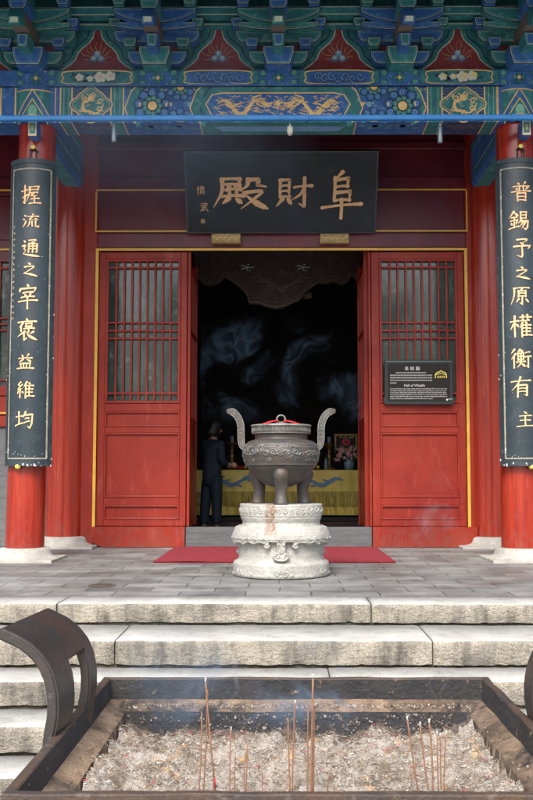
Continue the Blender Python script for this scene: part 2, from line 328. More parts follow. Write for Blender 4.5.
# ------------------------------------------------------------------ calligraphy: strokes in a 100 x 100 cell
CH = {
 '殿': 'h18,14 50,12;v50,12 48,28;h20,28 48,27;p19,14 17,48 2,88;h24,42 52,39;v31,34 31,58;v43,32 43,57;h14,60 56,56;p30,64 16,80;d40,63 51,77;p65,14 63,30 54,42;c65,14 83,12 81,30 97,33;q58,50 88,46 76,66 50,94;n60,56 76,76 101,93',
 '財': 'v14,12 14,62;c14,12 38,10 38,62;h16,28 36,27;h16,43 36,42;h14,60 38,59;p20,66 4,88;d32,64 44,80;h50,32 97,26;c78,6 79,50 77,90 64,80;q76,34 66,52 44,70',
 '阜': 'p52,2 38,15;v33,14 32,62;c33,18 65,15 63,34;h34,35 63,33;c34,47 70,43 68,61;h32,63 68,61;h2,78 98,71;v50,62 50,102',
 '握': 'h4,34 34,26;c22,4 22,60 20,94 10,86;p36,50 4,66;h46,12 88,8;v88,8 86,24;h46,28 86,24;p46,12 44,50 28,88;h52,42 84,38;q66,42 54,56 84,54;h54,72 90,68;v70,58 70,90;h44,94 98,90',
 '流': 'd10,12 22,22;d4,36 15,46;p22,56 14,74 2,92;d58,2 66,14;h34,24 94,20;q60,24 44,44 80,40;d74,32 88,46;p44,56 42,74 28,94;v60,56 60,86;c78,52 78,84 98,90 98,78',
 '通': 'd10,8 22,18;q4,40 22,36 14,54 22,66 8,84;n6,82 40,90 100,97;q42,8 78,6 62,20;d56,16 68,24;v40,28 38,76;c40,28 84,26 84,74 76,70;h42,42 82,41;h42,56 82,55;v61,28 61,76',
 '之': 'd40,4 56,17;q20,34 76,28 44,58 12,78;n14,76 50,82 98,95',
 '宰': 'd46,2 54,12;d12,18 10,34;c14,22 88,18 80,32;h28,38 74,35;d36,42 42,52;p64,40 58,52;h20,56 80,53;h6,73 94,68;v50,56 50,102',
 '褒': 'd48,0 55,10;h6,18 94,14;p32,22 12,44;v24,34 24,58;v46,24 46,38;c46,24 74,22 72,36;h46,37 72,36;h38,48 86,45;v60,38 60,62;p44,60 4,84;c38,68 38,98 54,88;p82,60 66,72;n50,62 66,82 100,97',
 '益': 'd30,4 38,18;p70,2 60,18;h10,28 90,24;p40,34 12,54;n58,32 88,50;v22,60 26,88;c22,60 80,58 76,88;v42,60 43,88;v60,60 59,88;h0,92 100,89',
 '維': 'q26,4 10,22 28,24;q34,18 8,46 36,42;v22,46 22,94;p12,56 4,74;d32,56 39,68;p60,4 42,36;v54,24 54,96;d70,6 77,18;h54,28 94,25;h54,46 90,44;h54,64 90,62;h54,86 98,83;v74,28 74,84',
 '均': 'h4,34 40,30;v22,8 22,72;h0,80 42,66;p58,6 42,38;c54,24 94,20 90,70 78,94 68,82;h58,42 74,40;h52,66 76,57',
 '普': 'd32,2 40,14;p70,0 60,14;h10,24 90,20;v40,24 40,46;v60,24 60,46;d22,30 30,40;p80,28 70,40;h2,50 98,46;v30,58 30,98;c30,58 72,56 71,98;h30,76 71,75;h30,94 71,93',
 '錫': 'p24,2 0,36;n24,6 46,26;h12,34 36,32;h8,50 40,47;v24,34 24,84;d10,58 14,72;p38,56 32,70;h0,90 46,80;v56,6 56,40;c56,6 86,4 84,38;h56,22 84,21;h56,38 84,37;p60,44 44,66;c56,54 96,50 90,84 80,96 72,86;p70,56 50,82;p82,56 60,92',
 '予': 'q22,8 76,6 50,24;d38,22 56,34;c6,42 92,38 80,55;c48,42 50,88 46,99 22,90',
 '原': 'h16,10 98,6;p20,10 18,50 0,96;p60,12 50,22;v40,24 40,54;c40,24 80,22 79,54;h40,38 79,37;h40,53 79,52;c60,54 60,96 48,88;p42,66 28,86;d76,64 94,84',
 '權': 'h0,30 38,26;v20,4 20,98;p20,34 0,68;d24,40 37,54;h44,12 98,8;v58,2 58,20;v80,0 80,18;h48,28 62,26;h70,27 88,24;p58,34 42,62;v54,46 54,100;h54,48 96,45;h54,62 92,60;h54,77 92,75;h54,94 100,91;v74,34 74,92',
 '衡': 'p18,4 0,26;p22,26 0,54;v14,42 14,98;p44,4 32,20;q40,12 58,10 50,22;v34,24 34,58;c34,24 62,22 62,56;h34,40 62,39;v48,24 48,56;h34,56 62,55;h26,70 70,66;p48,58 44,80 28,97;n50,74 70,93;h74,20 94,17;h70,42 100,38;c86,42 86,96 74,86',
 '有': 'h2,24 96,18;p46,2 34,36 2,68;v36,42 34,100;c36,42 78,40 78,94 66,88;h38,58 74,57;h38,74 74,73',
 '主': 'd42,2 58,15;h18,30 84,26;h22,57 78,53;v50,30 50,86;h2,91 98,86',
 '慎': 'v16,6 16,94;d4,30 8,44;d26,24 32,38;h42,16 90,12;v64,2 64,24;v48,26 48,66;c48,26 84,24 84,66;h48,38 84,37;h48,52 84,51;h36,72 98,68;p56,76 40,94;d76,76 90,92',
 '武': 'h24,14 60,10;h6,34 94,28;v26,50 26,84;v44,38 44,82;h44,58 60,55;h6,92 58,80;q66,4 72,50 96,94 98,78;d78,6 88,16',
}
PROF = {'h': [.85, .62, .6, .7, 1.1], 'v': [1.15, .85, .8, .85, .95], 'c': [1.1, .85, .85, 1.05, .9, .85, .7, .35], 'p': [1.2, 1.0, .8, .5, .12],
        'q': [1, .8, .85, .7, .65, .4, .15], 'n': [.3, .6, .95, 1.45, 1.2, .2], 'd': [.2, .8, 1.25, 1.25, .6]}
def glyph(mb, ch, cx, cy, w, hgt, m, h0, h1, bw=9.5, seed=0):
    """cell centre cx, cy; stroke heights step slightly so crossing faces never share a plane"""
    rnd = random.Random(ord(ch)+seed)
    for k, st in enumerate(CH[ch].split(';')):
        kind = st[0]; pts = [tuple(float(a) for a in p.split(',')) for p in st[1:].split(' ')]
        pts = [(x+rnd.uniform(-1.2, 1.2), y+rnd.uniform(-1.2, 1.2)) for x, y in pts]
        if kind in 'hvn' and len(pts) == 2:
            mx = (pts[0][0]+pts[1][0])/2; my = (pts[0][1]+pts[1][1])/2; k2 = rnd.uniform(-1, 1)
            pts = [pts[0], (mx+(k2 if kind == 'v' else 0), my-(1.6 if kind == 'h' else 0)), pts[1]]
        if kind == 'c':   # keep corners firm
            q = []
            for i, p in enumerate(pts):
                if 0 < i < len(pts)-1:
                    a = Vector(p).lerp(Vector(pts[i-1]), .12); b = Vector(p).lerp(Vector(pts[i+1]), .12); q += [tuple(a), p, tuple(b)]
                else: q.append(p)
            pts = q
        c = smooth(pts, 5); pr = PROF[kind]; ws = []
        for i in range(len(c)):
            t = i/(len(c)-1)*(len(pr)-1); j = min(int(t), len(pr)-2); ws.append(bw*(pr[j]+(pr[j+1]-pr[j])*(t-j))*rnd.uniform(.93, 1.07)*w/100)
        P = [(cx+(x-50)*w/100, cy-(y-50)*hgt/100) for x, y in c]
        dh = h1+.00025*(k % 9)
        mb.rib(P, ws, m, dh, h0)
        e0 = Vector(P[0]); mb.disk(e0, ws[0]*.5, m, dh-.0001*((k % 2)+1), 10); mb.disk(P[-1], ws[-1]*.5, m, dh-.0001*((k % 2)+1), 10)

# ================================================================== SETTING
def sheet(name, x0, x1, y0, y1, z, m, nx=1, ny=1):
    b = MB(); vs = [(x0+(x1-x0)*i/nx, y0+(y1-y0)*j/ny, z) for j in range(ny+1) for i in range(nx+1)]
    b.add(vs, [(j*(nx+1)+i, j*(nx+1)+i+1, (j+1)*(nx+1)+i+1, (j+1)*(nx+1)+i) for j in range(ny) for i in range(nx)], m)
    return b.build(name)
GZ = -.872
tag(sheet('ground', -300, 300, -300, 300, GZ, 'court_paving'), None, None, kind='structure')
b = MB(); b.box(-9, 9, 6.95, 22, GZ+.004, -.002, 'paving')
tag(b.build('terrace'), None, None, kind='structure')

# stone steps: each step long slabs
STEPS = [(0, 6.541, 6.95), (-.137, 5.93, 6.541), (-.295, 5.53, 5.93), (-.440, 5.14, 5.53), (-.585, 4.76, 5.14), (-.73, 4.38, 4.76)]
JX = [[59, 370], [117, 430], [-190, 330], [205, 480], [90, 300], [150]]
st = thing('stone_steps', 'flight of pale stone steps with stained risers below the red hall', 'steps', (0, 6.5, GZ))
for k, (z, yf, yb) in enumerate(STEPS):
    zb = (STEPS[k+1][0] if k+1 < len(STEPS) else GZ)
    b0 = MB(); b0.box(-6, 6, yf+.03, yb+.02, zb-.1 if k < 5 else GZ+.006, z-.03, 'moss_gap'); step = b0.build('step', st)
    b0.v.clear()
    ypx = 400
    xs = [-6]+sorted([(x-281.6)*yf/F/cos(0) for x in JX[k]]+[-3.9+.3*k, 3.6-.2*k])+[6]
    xs = [a for i, a in enumerate(xs) if i == 0 or a-xs[i-1] > .4]
    for i in range(len(xs)-1):
        x0, x1 = xs[i]+.004, xs[i+1]-.004; rnd = random.Random(k*10+i)
        yo = rnd.uniform(-.006, .006); zo = rnd.uniform(-.003, .003)
        nx = max(int((x1-x0)/.035), 2); prof = []
        # cross section: riser bottom -> nose -> tread back
        prof = [(yf+.004, zb+.012), (yf+.001, zb+.05), (yf, z-.03), (yf+.001, z-.012), (yf+.006, z-.004), (yf+.018, z), (yf+.1, z), (yb-.008, z), (yb-.004, z-.02)]
        vs = []
        for ix in range(nx+1):
            x = x0+(x1-x0)*ix/nx; e = .008 if ix in (0, nx) else 0
            for q, (yy, zz) in enumerate(prof):
                n1 = noise.noise((x*6, yy*6+k*7, zz*9+i)); n2 = noise.noise((x*26, k*3.3+q, i))
                amp = (.012 if q == 0 else .006) if q < 6 else .002
                vs.append((x, yy+yo+(n1*amp+n2*amp*.6 if q < 6 else 0)+e*(q < 6), zz+zo+(n1*.003+n2*.002)-(e*.5 if 2 < q else 0)+(abs(n2)*.012 if q == 0 else 0)))
        np_ = len(prof); sb = MB()
        fs = [(ix*np_+q, (ix+1)*np_+q, (ix+1)*np_+q+1, ix*np_+q+1) for ix in range(nx) for q in range(np_-1)]
        for ix in range(nx):
            for q in range(np_-1): pass
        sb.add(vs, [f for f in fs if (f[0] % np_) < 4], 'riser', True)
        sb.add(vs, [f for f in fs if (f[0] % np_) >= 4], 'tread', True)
        sb.add([vs[q] for q in range(np_)], [list(range(np_))], 'riser'); sb.add([vs[nx*np_+q] for q in range(np_)], [list(range(np_))], 'riser')
        bmn = sb.build('slab', step)
        # join duplicate seams so shading is continuous
        bm = bmesh.new(); bm.from_mesh(bmn.data); bmesh.ops.remove_doubles(bm, verts=bm.verts, dist=.0004); bm.to_mesh(bmn.data); bm.free()

# ================================================================== THE HALL
hall = thing('temple_hall', 'red lacquered temple hall with open doors and blue and green painted eaves', 'temple', (0, 11.7, 0))
WY = 11.70
def AX(x, Y=WY, y=400): return at(x, y, Y)[0]
def AZ(y, Y=WY): return at(281, y, Y)[1]
XI0, XI1 = AX(97), AX(466)              # inner edges of the gold frame
Z_SILL = AZ(526.5); Z_LEAF = AZ(251.5)
def gold(mb, x0, x1, z0, z1, Y, d=.012): mb.box(x0, x1, Y-d, Y+.01, z0, z1, 'gold_line')

# wall framing
w = MB()
# posts either side
w.bbox(AX(80), XI0-.012, WY-.03, WY+.12, .0, 5.4, 'red_lacquer', .012)
w.bbox(XI1+.012, AX(482), WY-.03, WY+.12, .0, 5.4, 'red_lacquer', .012)
# lintels
w.bbox(XI0-.012, XI1+.012, WY-.05, WY+.10, AZ(250)+.02, AZ(234), 'red_shaded', .01)
w.bbox(XI0-.012, XI1+.012, WY-.00, WY+.10, AZ(234)+.002, AZ(191), 'red_shaded', .004)
w.bbox(XI0-.012, XI1+.012, WY-.06, WY+.10, AZ(191)+.002, AZ(178), 'red_shaded', .012)
w.box(XI0-.012, XI1+.012, WY-.02, WY+.10, AZ(178)+.002, AZ(152), 'red_shaded')
w.bbox(XI0-.012, XI1+.012, WY-.09, WY+.10, AZ(152)+.002, AZ(144), 'red_shaded', .012)
w.box(XI0-.012, XI1+.012, WY-.01, WY+.10, AZ(144)+.002, 5.6, 'red_shaded')
w.build('wall', hall)
w = MB()
gold(w, XI0-.03, XI0+.004, Z_SILL, Z_LEAF+.03, WY-.03); gold(w, XI1-.004, XI1+.03, Z_SILL, Z_LEAF+.03, WY-.03)
gold(w, XI0+.004, XI1-.004, Z_LEAF, Z_LEAF+.028, WY-.052)
for zz in (AZ(233), AZ(192)): gold(w, XI0-.03, XI1+.03, zz, zz+.016, WY-.062, .006)
gold(w, XI0-.042, XI0-.026, AZ(233), AZ(192), WY-.036); gold(w, XI1+.026, XI1+.042, AZ(233), AZ(192), WY-.036)
w.build('gold_trim', hall)
# sills under leaves with rounded outer shoulders
for sg in (-1, 1):
    xo = AX(93) if sg < 0 else AX(474); xi = AX(186.5) if sg < 0 else AX(371)
    pts = [(xi, .003), (xi, Z_SILL)] + [(xo, Z_SILL), (xo-.02*-sg*-1, .1)] + [(xo+.04*-sg, .045), (xo+.10*-sg, .004)]
    if sg < 0: pts = [(xi, .003), (xi, Z_SILL), (xo, Z_SILL), (xo+.01, .12), (xo+.05, .05), (xo+.14, .003)]
    else: pts = [(xi, .003), (xi, Z_SILL), (xo, Z_SILL), (xo-.01, .12), (xo-.05, .05), (xo-.14, .003)]
    w = MB(); w.prism(pts, WY-.10, WY+.12, 'red_lacquer'); w.build('door_sill', hall)
w = MB(); w.bbox(AX(187), AX(370.5), WY-.07, WY+.10, .003, AZ(527), 'grey_sill', .008); w.build('threshold', hall)

# door leaves
def leaf(x0, x1):
    z0, z1 = Z_SILL+.004, Z_LEAF-.004; Y = WY+.02
    gx0, gx1 = x0+(10/89)*(x1-x0), x1-(9/89)*(x1-x0)
    gz0, gz1 = AZ(401, Y), AZ(262, Y)
    b = MB()
    b.bbox(x0, gx0-.03, Y-.03, Y+.04, z0, z1, 'red_lacquer', .008); b.bbox(gx1+.03, x1, Y-.03, Y+.04, z0, z1, 'red_lacquer', .008)
    rails = [(gz1+.03, z1), (AZ(411.5, Y), gz0-.03), (AZ(433, Y), AZ(427, Y)), (AZ(505, Y), AZ(497.5, Y)), (z0, AZ(519.5, Y))]
    for a, c in rails: b.bbox(gx0-.03, gx1+.03, Y-.028, Y+.04, a, c, 'red_lacquer', .007)
    lf = b.build('door_leaf', hall)
    # raised mouldings round every opening
    def frame(bb, a0, a1, c0, c1, t, y0, y1):
        bb.bbox(a0, a0+t, y0, y1, c0, c1, 'red_lacquer', .005); bb.bbox(a1-t, a1, y0, y1, c0, c1, 'red_lacquer', .005)
        bb.bbox(a0+t, a1-t, y0, y1, c1-t, c1, 'red_lacquer', .005); bb.bbox(a0+t, a1-t, y0, y1, c0, c0+t, 'red_lacquer', .005)
    m = MB(); frame(m, gx0-.03, gx1+.03, gz0-.03, gz1+.03, .03, Y-.04, Y+.01)
    for a, c in ((AZ(427, Y), AZ(411.5, Y)), (AZ(497.5, Y), AZ(433, Y)), (AZ(519.5, Y), AZ(505, Y))):
        frame(m, gx0-.03, gx1+.03, a, c, .022, Y-.038, Y+.01)
    m.build('moulding', lf)
    p = MB()
    for a, c in ((AZ(427, Y), AZ(411.5, Y)), (AZ(497.5, Y), AZ(433, Y)), (AZ(519.5, Y), AZ(505, Y))):
        p.bbox(gx0-.012, gx1+.012, Y-.01, Y+.03, a+.018, c-.018, 'red_lacquer', .006)
    p.build('panel', lf)
    l = MB(); n = 8
    for i in range(1, n+1):
        xx = gx0+(gx1-gx0)*(i)/(n+1); l.bbox(xx-.011, xx+.011, Y-.026, Y-.004, gz0, gz1, 'red_lacquer', .003)
    for yy in (268, 323, 331, 338.7, 393.5):
        zz = AZ(yy, Y); l.bbox(gx0, gx1, Y-.029, Y-.007, zz-.011, zz+.011, 'red_lacquer', .003)
    l.build('lattice', lf)
    g = MB(); g.box(gx0-.02, gx1+.02, Y+.016, Y+.022, gz0-.02, gz1+.02, 'pane'); g.build('pane', lf)
    return lf
leaf(XI0+.006, AX(186.5)); leaf(AX(372), XI1-.006)
# jambs and leaves folded back inside
for sg, (a0, a1) in ((-1, (187.2, 190)), (1, (369, 371.4))):
    j = MB(); j.bbox(AX(a0), AX(a1), WY, WY+.12, AZ(526.5), Z_LEAF-.004, 'red_lacquer', .006); j.build('door_jamb', hall)
for sg, x in ((-1, -1.170), (1, 1.005)):
    j = MB(); x1 = x+.055 if sg < 0 else x+.075
    Y0 = WY+.16
    j.bbox(x, x1, Y0, Y0+.07, .2, Z_LEAF+.05, 'red_lacquer', .008); j.bbox(x, x1, Y0+.95, Y0+1.02, .2, Z_LEAF+.05, 'red_lacquer', .008)
    j.bbox(x+.01, x1-.01, Y0+.07, Y0+.95, .22, 1.5, 'red_lacquer', .004)
    for zz in (1.5, 2.6, 3.4): j.bbox(x+.005, x1-.005, Y0+.07, Y0+.95, zz, zz+.06, 'red_lacquer', .004)
    for i in range(7): j.bbox(x+.015, x1-.015, Y0+.15+i*.115, Y0+.17+i*.115, 1.56, 3.4, 'red_lacquer', .004)
    o = j.build('open_door_leaf', hall)
# side bays: dado of grey brick, window above
def side_bay(x0, x1):
    s = MB(); s.box(x0, x1, WY, WY+.3, .003, AZ(427), 'grey_brick')
    for r in range(9):
        zz = .06+r*.13
        if zz < AZ(427)-.02: s.box(x0, x1, WY-.003, WY+.01, zz, zz+.006, 'timber_grey')
    s.build('dado', hall)
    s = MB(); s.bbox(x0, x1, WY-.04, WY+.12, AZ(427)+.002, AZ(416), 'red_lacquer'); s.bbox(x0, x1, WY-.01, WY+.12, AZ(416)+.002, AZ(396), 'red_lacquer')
    s.bbox(x0, x1, WY-.03, WY+.12, AZ(396)+.002, AZ(386), 'red_lacquer'); s.bbox(x0, x1, WY-.03, WY+.12, AZ(262), AZ(240), 'red_shaded')
    s.bbox(x0, x1, WY-.01, WY+.12, AZ(240)+.002, AZ(196), 'red_shaded'); s.bbox(x0, x1, WY-.05, WY+.12, AZ(196)+.002, AZ(178), 'red_shaded'); s.box(x0, x1, WY-.01, WY+.12, AZ(178)+.002, 5.6, 'red_shaded')
    for zz in (AZ(251), AZ(192), AZ(414)): gold(s, x0, x1, zz, zz+.02, WY-.05)
    wn = s.build('window', hall)
    l = MB(); n = int((x1-x0)/.115)
    for i in range(n): xx = x0+(i+.5)*.115; l.bbox(xx-.011, xx+.011, WY-.01, WY+.012, AZ(386), AZ(262), 'red_lacquer', .003)
    for yy in (268, 318, 324, 330, 380): l.bbox(x0, x1, WY-.013, WY+.009, AZ(yy)-.011, AZ(yy)+.011, 'red_lacquer', .003)
    l.build('lattice', wn)
    g = MB(); g.box(x0, x1, WY+.03, WY+.036, AZ(386), AZ(262), 'pane'); g.build('pane', wn)
side_bay(-7.5, AX(62)); side_bay(AX(495), 7.5)

# columns
def column(xb, xt, Y, r, z0, z1, m='red_column', head=False):
    c = MB(); prof = [(r*1.0, z0), (r*1.0, z0+.01)]+[(r*(1-.03*k/10), z0+(z1-z0)*k/10) for k in range(1, 11)]
    c.lathe(prof, m, (0, Y), 40)
    c.v = [(x+xb+(xt-xb)*(z-z0)/(z1-z0), y, z) for x, y, z in c.v]
    return c.build('column', hall)
def plinth(x, Y, r, par, w=.355):
    p = MB(); prof = [(r+.004, .127), (r+.028, .126), (r+.050, .118), (r+.064, .098), (r+.072, .07), (r+.085, .048), (r+.115, .034), (r+.145, .029), (r+.150, .02)]
    p.lathe(prof, 'stone_white', (x, Y), 40)
    p.bbox(x-w, x+w, Y-w, Y+w, -.02, .026, 'stone_white', .008)
    return p.build('plinth', par)
ZC = 4.86
CXL, CXR = (-2.585, -2.53), (2.40, 2.415)
colL = column(CXL[0]+.0, CXL[1], 9.9, .193, .12, 4.44); colR = column(CXR[0], CXR[1], 9.9, .193, .12, 4.44)
plinth(CXL[0], 9.9, .193, colL); plinth(CXR[0], 9.9, .193, colR)
ciL = column(AX(66.5, 11.75), AX(66.5, 11.75), 11.75, .225, .12, 5.6); ciR = column(AX(489, 11.75), AX(489, 11.75), 11.75, .225, .12, 5.6)
plinth(AX(66.5, 11.75), 11.75, .225, ciL, .42); plinth(AX(489, 11.75), 11.75, .225, ciR, .42)
for xs in (-7.2, 7.0):
    c = column(xs, xs, 9.9, .193, .12, 4.44); plinth(xs, 9.9, .193, c)

# ---------------- painted decoration
BY = 9.72                                  # front face of the painted beam
def on_face(Y): return lambda u, v, h: (u, Y-h, v)
L1, L2, L3, L4, L5 = .0015, .003, .0045, .006, .0075
def P(x, y, Y=BY): return at(x, y, Y)
def spiral(c, cx, cz, r, m, h, turns=1.6, w=.2, s=1, a0=0):
    n = int(12*turns); c.rib([(cx+r*(1-.82*i/n)*cos(a0+s*2*pi*turns*i/n), cz+r*(1-.82*i/n)*sin(a0+s*2*pi*turns*i/n)) for i in range(n+1)], r*w, m, h)
def rosette(c, cx, cz, r, half=0):
    def D(x, z, rr, m, h):
        if half == 0: c.disk((x, z), rr, m, h, 14)
        elif half*(z-cz) >= rr*.3: c.disk((x, z), rr, m, h, 12)
    def R(n, rad, pr, m, mo, h, ph=0):
        for i in range(n):
            a = 2*pi*(i+ph)/n; x, z = cx+rad*cos(a), cz+rad*sin(a)
            if half and half*(z-cz) < pr*.3: continue
            c.disk((x, z), pr*1.13, mo, h, 12); c.disk((x, z), pr*.95, m, h+.0003, 12)
            spiral(c, x, z, pr*.62, 'paint_blue_pale' if m == 'paint_blue' else 'paint_green_pale', h+.0006, 1.2, .28, 1 if i % 2 else -1, a+pi)
    R(9, r*.80, r*.27, 'paint_blue', 'paint_dark', L3, .25)
    if not half: c.disk((cx, cz), r*.62, 'paint_dark', L4, 20)
    R(9, r*.45, r*.165, 'paint_green', 'paint_dark', L4+.0004)
    n = 16
    if half == 0: c.disk((cx, cz), r*.34, 'paint_dark', L5, n); c.disk((cx, cz), r*.27, 'gold', L5+.0004, n)
    else:
        c.poly([(cx+r*.34*cos(pi*i/10), cz+half*r*.34*sin(pi*i/10)) for i in range(11)], 'paint_dark', L5)
        c.poly([(cx+r*.27*cos(pi*i/10), cz+half*r*.27*sin(pi*i/10)) for i in range(11)], 'gold', L5+.0004)
def border(c, pts, t, m, h, close=True): c.rib(pts, t, m, h, close=close)
def dragon(c, x0, x1, zc, amp, m, h, flip=1, w=.035):
    """long winding gilt dragon between x0 and x1 (head at x1)"""
    n = 46; body = []; ws = []
    for i in range(n+1):
        t = i/n; body.append((x0+(x1-x0)*t, zc+amp*sin(t*2*pi*1.35+.6)*(.55+.45*sin(pi*t))-amp*.1)); ws.append(w*(.18+.95*sin(pi*min(t*1.05, 1)**.8)) if t < .93 else w*.7)
    c.rib(body, ws, m, h)
    sx = 1 if x1 > x0 else -1
    hx, hz = body[-1]
    # head, horns, jaw, whiskers
    c.disk((hx+sx*.01, hz+.01), w*.75, m, h+.0003, 12, .8)
    c.rib(smooth([(hx, hz+.01), (hx+sx*.04, hz+.012), (hx+sx*.07, hz+.028)], 4), [w*.6]*4+[w*.4]*4+[w*.2], m, h+.0004)
    c.rib(smooth([(hx, hz-.01), (hx+sx*.035, hz-.016), (hx+sx*.055, hz-.008)], 4), [w*.4]*8+[w*.15], m, h+.0005)
    for q in (1, .4): c.rib(smooth([(hx, hz+.02), (hx-sx*.03, hz+.05*q+.02), (hx-sx*.07, hz+.055*q+.015)], 4), [w*.3]*8+[w*.05], m, h+.0006)
    for q in (-1, 1): c.rib(smooth([(hx+sx*.05, hz), (hx+sx*.09, hz+.03*q), (hx+sx*.12, hz+.015*q), (hx+sx*.13, hz+.04*q)], 4), w*.16, m, h+.0003)
    # legs with claws
    for t, up in ((.22, -1), (.36, 1), (.62, -1), (.78, 1), (.86, -1)):
        bx, bz = body[int(t*n)]; ex, ez = bx+sx*.055, bz+up*amp*.75
        c.rib(smooth([(bx, bz), (bx-sx*.01, bz+up*amp*.45), (ex, ez)], 4), [w*.55]*4+[w*.4]*5, m, h+.0007)
        for a in (-.8, -.2, .4, 1.0): c.rib([(ex, ez), (ex+.028*cos(a)*sx, ez+.028*sin(a+up*.3))], [w*.3, w*.05], m, h+.0009)
    # fins along the back
    for i in range(4, n-4, 2):
        bx, bz = body[i]; c.poly([(bx-.008, bz+ws[i]*.4), (bx+.008, bz+ws[i]*.4), (bx-sx*.004, bz+ws[i]*.5+.014)], m, h+.0002)
def cloudlets(c, x0, x1, z0, z1, n, m, h, s=.02, seed=1):
    r = random.Random(seed)
    for _ in range(n):
        x, z = r.uniform(x0, x1), r.uniform(z0, z1); sg = r.choice((-1, 1))
        c.rib(smooth([(x-s, z), (x-s*.3, z+s*.35*sg), (x+s*.4, z-s*.2*sg), (x+s*1.2, z+s*.2*sg)], 3), [s*.12]+[s*.3]*7+[s*.1, s*.05], m, h+.0001*(_ % 7))
def medallion(c, cx, cz, rx, rz):
    lob = []
    for i in range(40):
        a = 2*pi*i/40; k = 1+.10*cos(4*a)+.03*cos(8*a); lob.append((cx+rx*k*cos(a)*(.98 if abs(cos(a)) > .9 else .92), cz+rz*k*sin(a)*.92))
    c.poly(lob, 'paint_green', L3); border(c, lob, .012, 'gold', L4); border(c, inset(lob, .022), .004, 'gold', L4+.0002)
    # coiled dragon
    pts = []
    for i in range(50):
        t = i/49; a = 1.2+t*5.2; r = .30+.42*t; pts.append((cx+rx*r*cos(a)*.9, cz+rz*r*sin(a)*.8+.012*sin(t*22)))
    c.rib(pts, [.008+.022*sin(pi*(i/49)**.8) for i in range(50)], 'gold', L4+.0005)
    c.disk((cx, cz+rz*.36), rx*.17, 'gold', L5, 12); c.rib([(cx-rx*.25, cz+rz*.62), (cx, cz+rz*.4), (cx+rx*.25, cz+rz*.62)], .01, 'gold', L5+.0003)
    for a in (.3, 1.3, 2.3, 3.6, 4.7, 5.7):
        x, z = cx+rx*.5*cos(a), cz+rz*.5*sin(a); spiral(c, x, z, rx*.17, 'gold', L5+.0005, 1.1, .35, 1, a)
    cloudlets(c, cx-rx*.6, cx+rx*.6, cz-rz*.6, cz+rz*.6, 14, 'gold', L5+.001, .018, int(cx*100))
def wave_ground(c, x0, x1, z0, z1, h, seed=3):
    r = random.Random(seed); nx = int((x1-x0)/.035)
    for i in range(nx):
        for j in range(int((z1-z0)/.03)):
            x = x0+.018+i*.035; z = z0+.012+j*.03
            c.rib([(x-.015+.03*k/4+(.0 if j % 2 else .004), z+.010*sin(pi*k/4)+(0 if i % 2 else .008)) for k in range(5)], .0035, 'paint_blue_pale', h)
def cross_flower(c, cx, cz, s):
    s *= 1.16
    """small whorled motif of the upper board"""
    for i in range(4):
        a = pi/2*i; c.disk((cx+s*.28*cos(a), cz+s*.28*sin(a)), s*.19, 'paint_dark', L2+.0002, 12); c.disk((cx+s*.28*cos(a), cz+s*.28*sin(a)), s*.16, 'paint_green', L2+.0005, 12)
    c.disk((cx, cz), s*.13, 'gold', L3, 12)
    for sx in (-1, 1):
        for sz in (-1, 1):
            x, z = cx+sx*s*1.05, cz+sz*s*.34
            c.disk((x, z), s*.27, 'paint_dark', L2, 14); c.disk((x, z), s*.24, 'paint_green', L2+.0004, 14); spiral(c, x, z, s*.16, 'paint_green_pale', L3, 1.3, .25, sx)
            c.disk((cx+sx*s*.62, cz+sz*s*.45), s*.06, 'gold', L3, 8)

beam = MB(on_face(BY))
zt, zb_ = P(281, 86.5)[1], P(281, 122.5)[1]
beam.box(-7.4, 7.4, BY, BY+.36, zb_, zt, 'paint_blue')
# visible front decorations between the columns
H = zt-zb_; zm = (zt+zb_)/2
def vband(x0, x1, m='paint_green'):
    a, c = P(x0, 104)[0], P(x1, 104)[0]
    beam.poly([(a, zb_), (c, zb_), (c, zt), (a, zt)], m, L1)
    for x in (a, c): beam.rib([(x, zb_), (x, zt)], .014, 'gold', L2)
    beam.rib([((a+c)/2, zb_), ((a+c)/2, zt)], .004, 'paint_dark', L2)
def boxpanel(x0, x1):
    a, c = P(x0, 104)[0], P(x1, 104)[0]; beam.poly([(a, zb_), (c, zb_), (c, zt), (a, zt)], 'paint_navy', L1)
    wave_ground(beam, a, c, zb_, zt, L2, int(x0)); medallion(beam, (a+c)/2, zm, (c-a)*.5, H*.49)
for bands in ((60, 72, 72, 110, 110, 123), (427, 442, 483, 494, 442, 483)):
    pass
vband(15.5, 21); vband(-14, 1); boxpanel(-52, -14); vband(60.5, 72); boxpanel(72, 110.5); vband(111, 123.5)
vband(427.5, 442); boxpanel(442, 484); vband(484.5, 497)
def chevron(x, sg, m='paint_green', t=.085):
    X = P(x, 104)[0]; k = .115*sg
    # angular 'fangxin' head drawn as a bent band
    pts = [(X+k, zt), (X+k*.55, zt-.05), (X+k*.42, zt-.085), (X, zm-.04), (X+k*.42, zb_+.03), (X+k, zb_)]
    beam.rib(pts, t, m, L2); beam.rib([(px-sg*t*.6, pz) for px, pz in pts], .012, 'gold', L3); beam.rib([(px+sg*t*.6, pz) for px, pz in pts], .009, 'paint_dark', L3)
chevron(130, 1); chevron(195, 1); chevron(421, -1); chevron(357.5, -1)
rr = H*.47
for x in (152.5, 402.5): rosette(beam, P(x, 104)[0], P(x, 106)[1], rr)
for x in (180.5, 374):
    rosette(beam, P(x, 104)[0], zt-.004, rr*.8, -1); rosette(beam, P(x, 104)[0], zb_+.004, rr*.8, 1)
for x in (140, 166.5, 171, 363, 388, 415):
    for s in (-1, 1): beam.disk((P(x, 104)[0], zm+s*.01), .012, 'gold', L5+.001, 8)
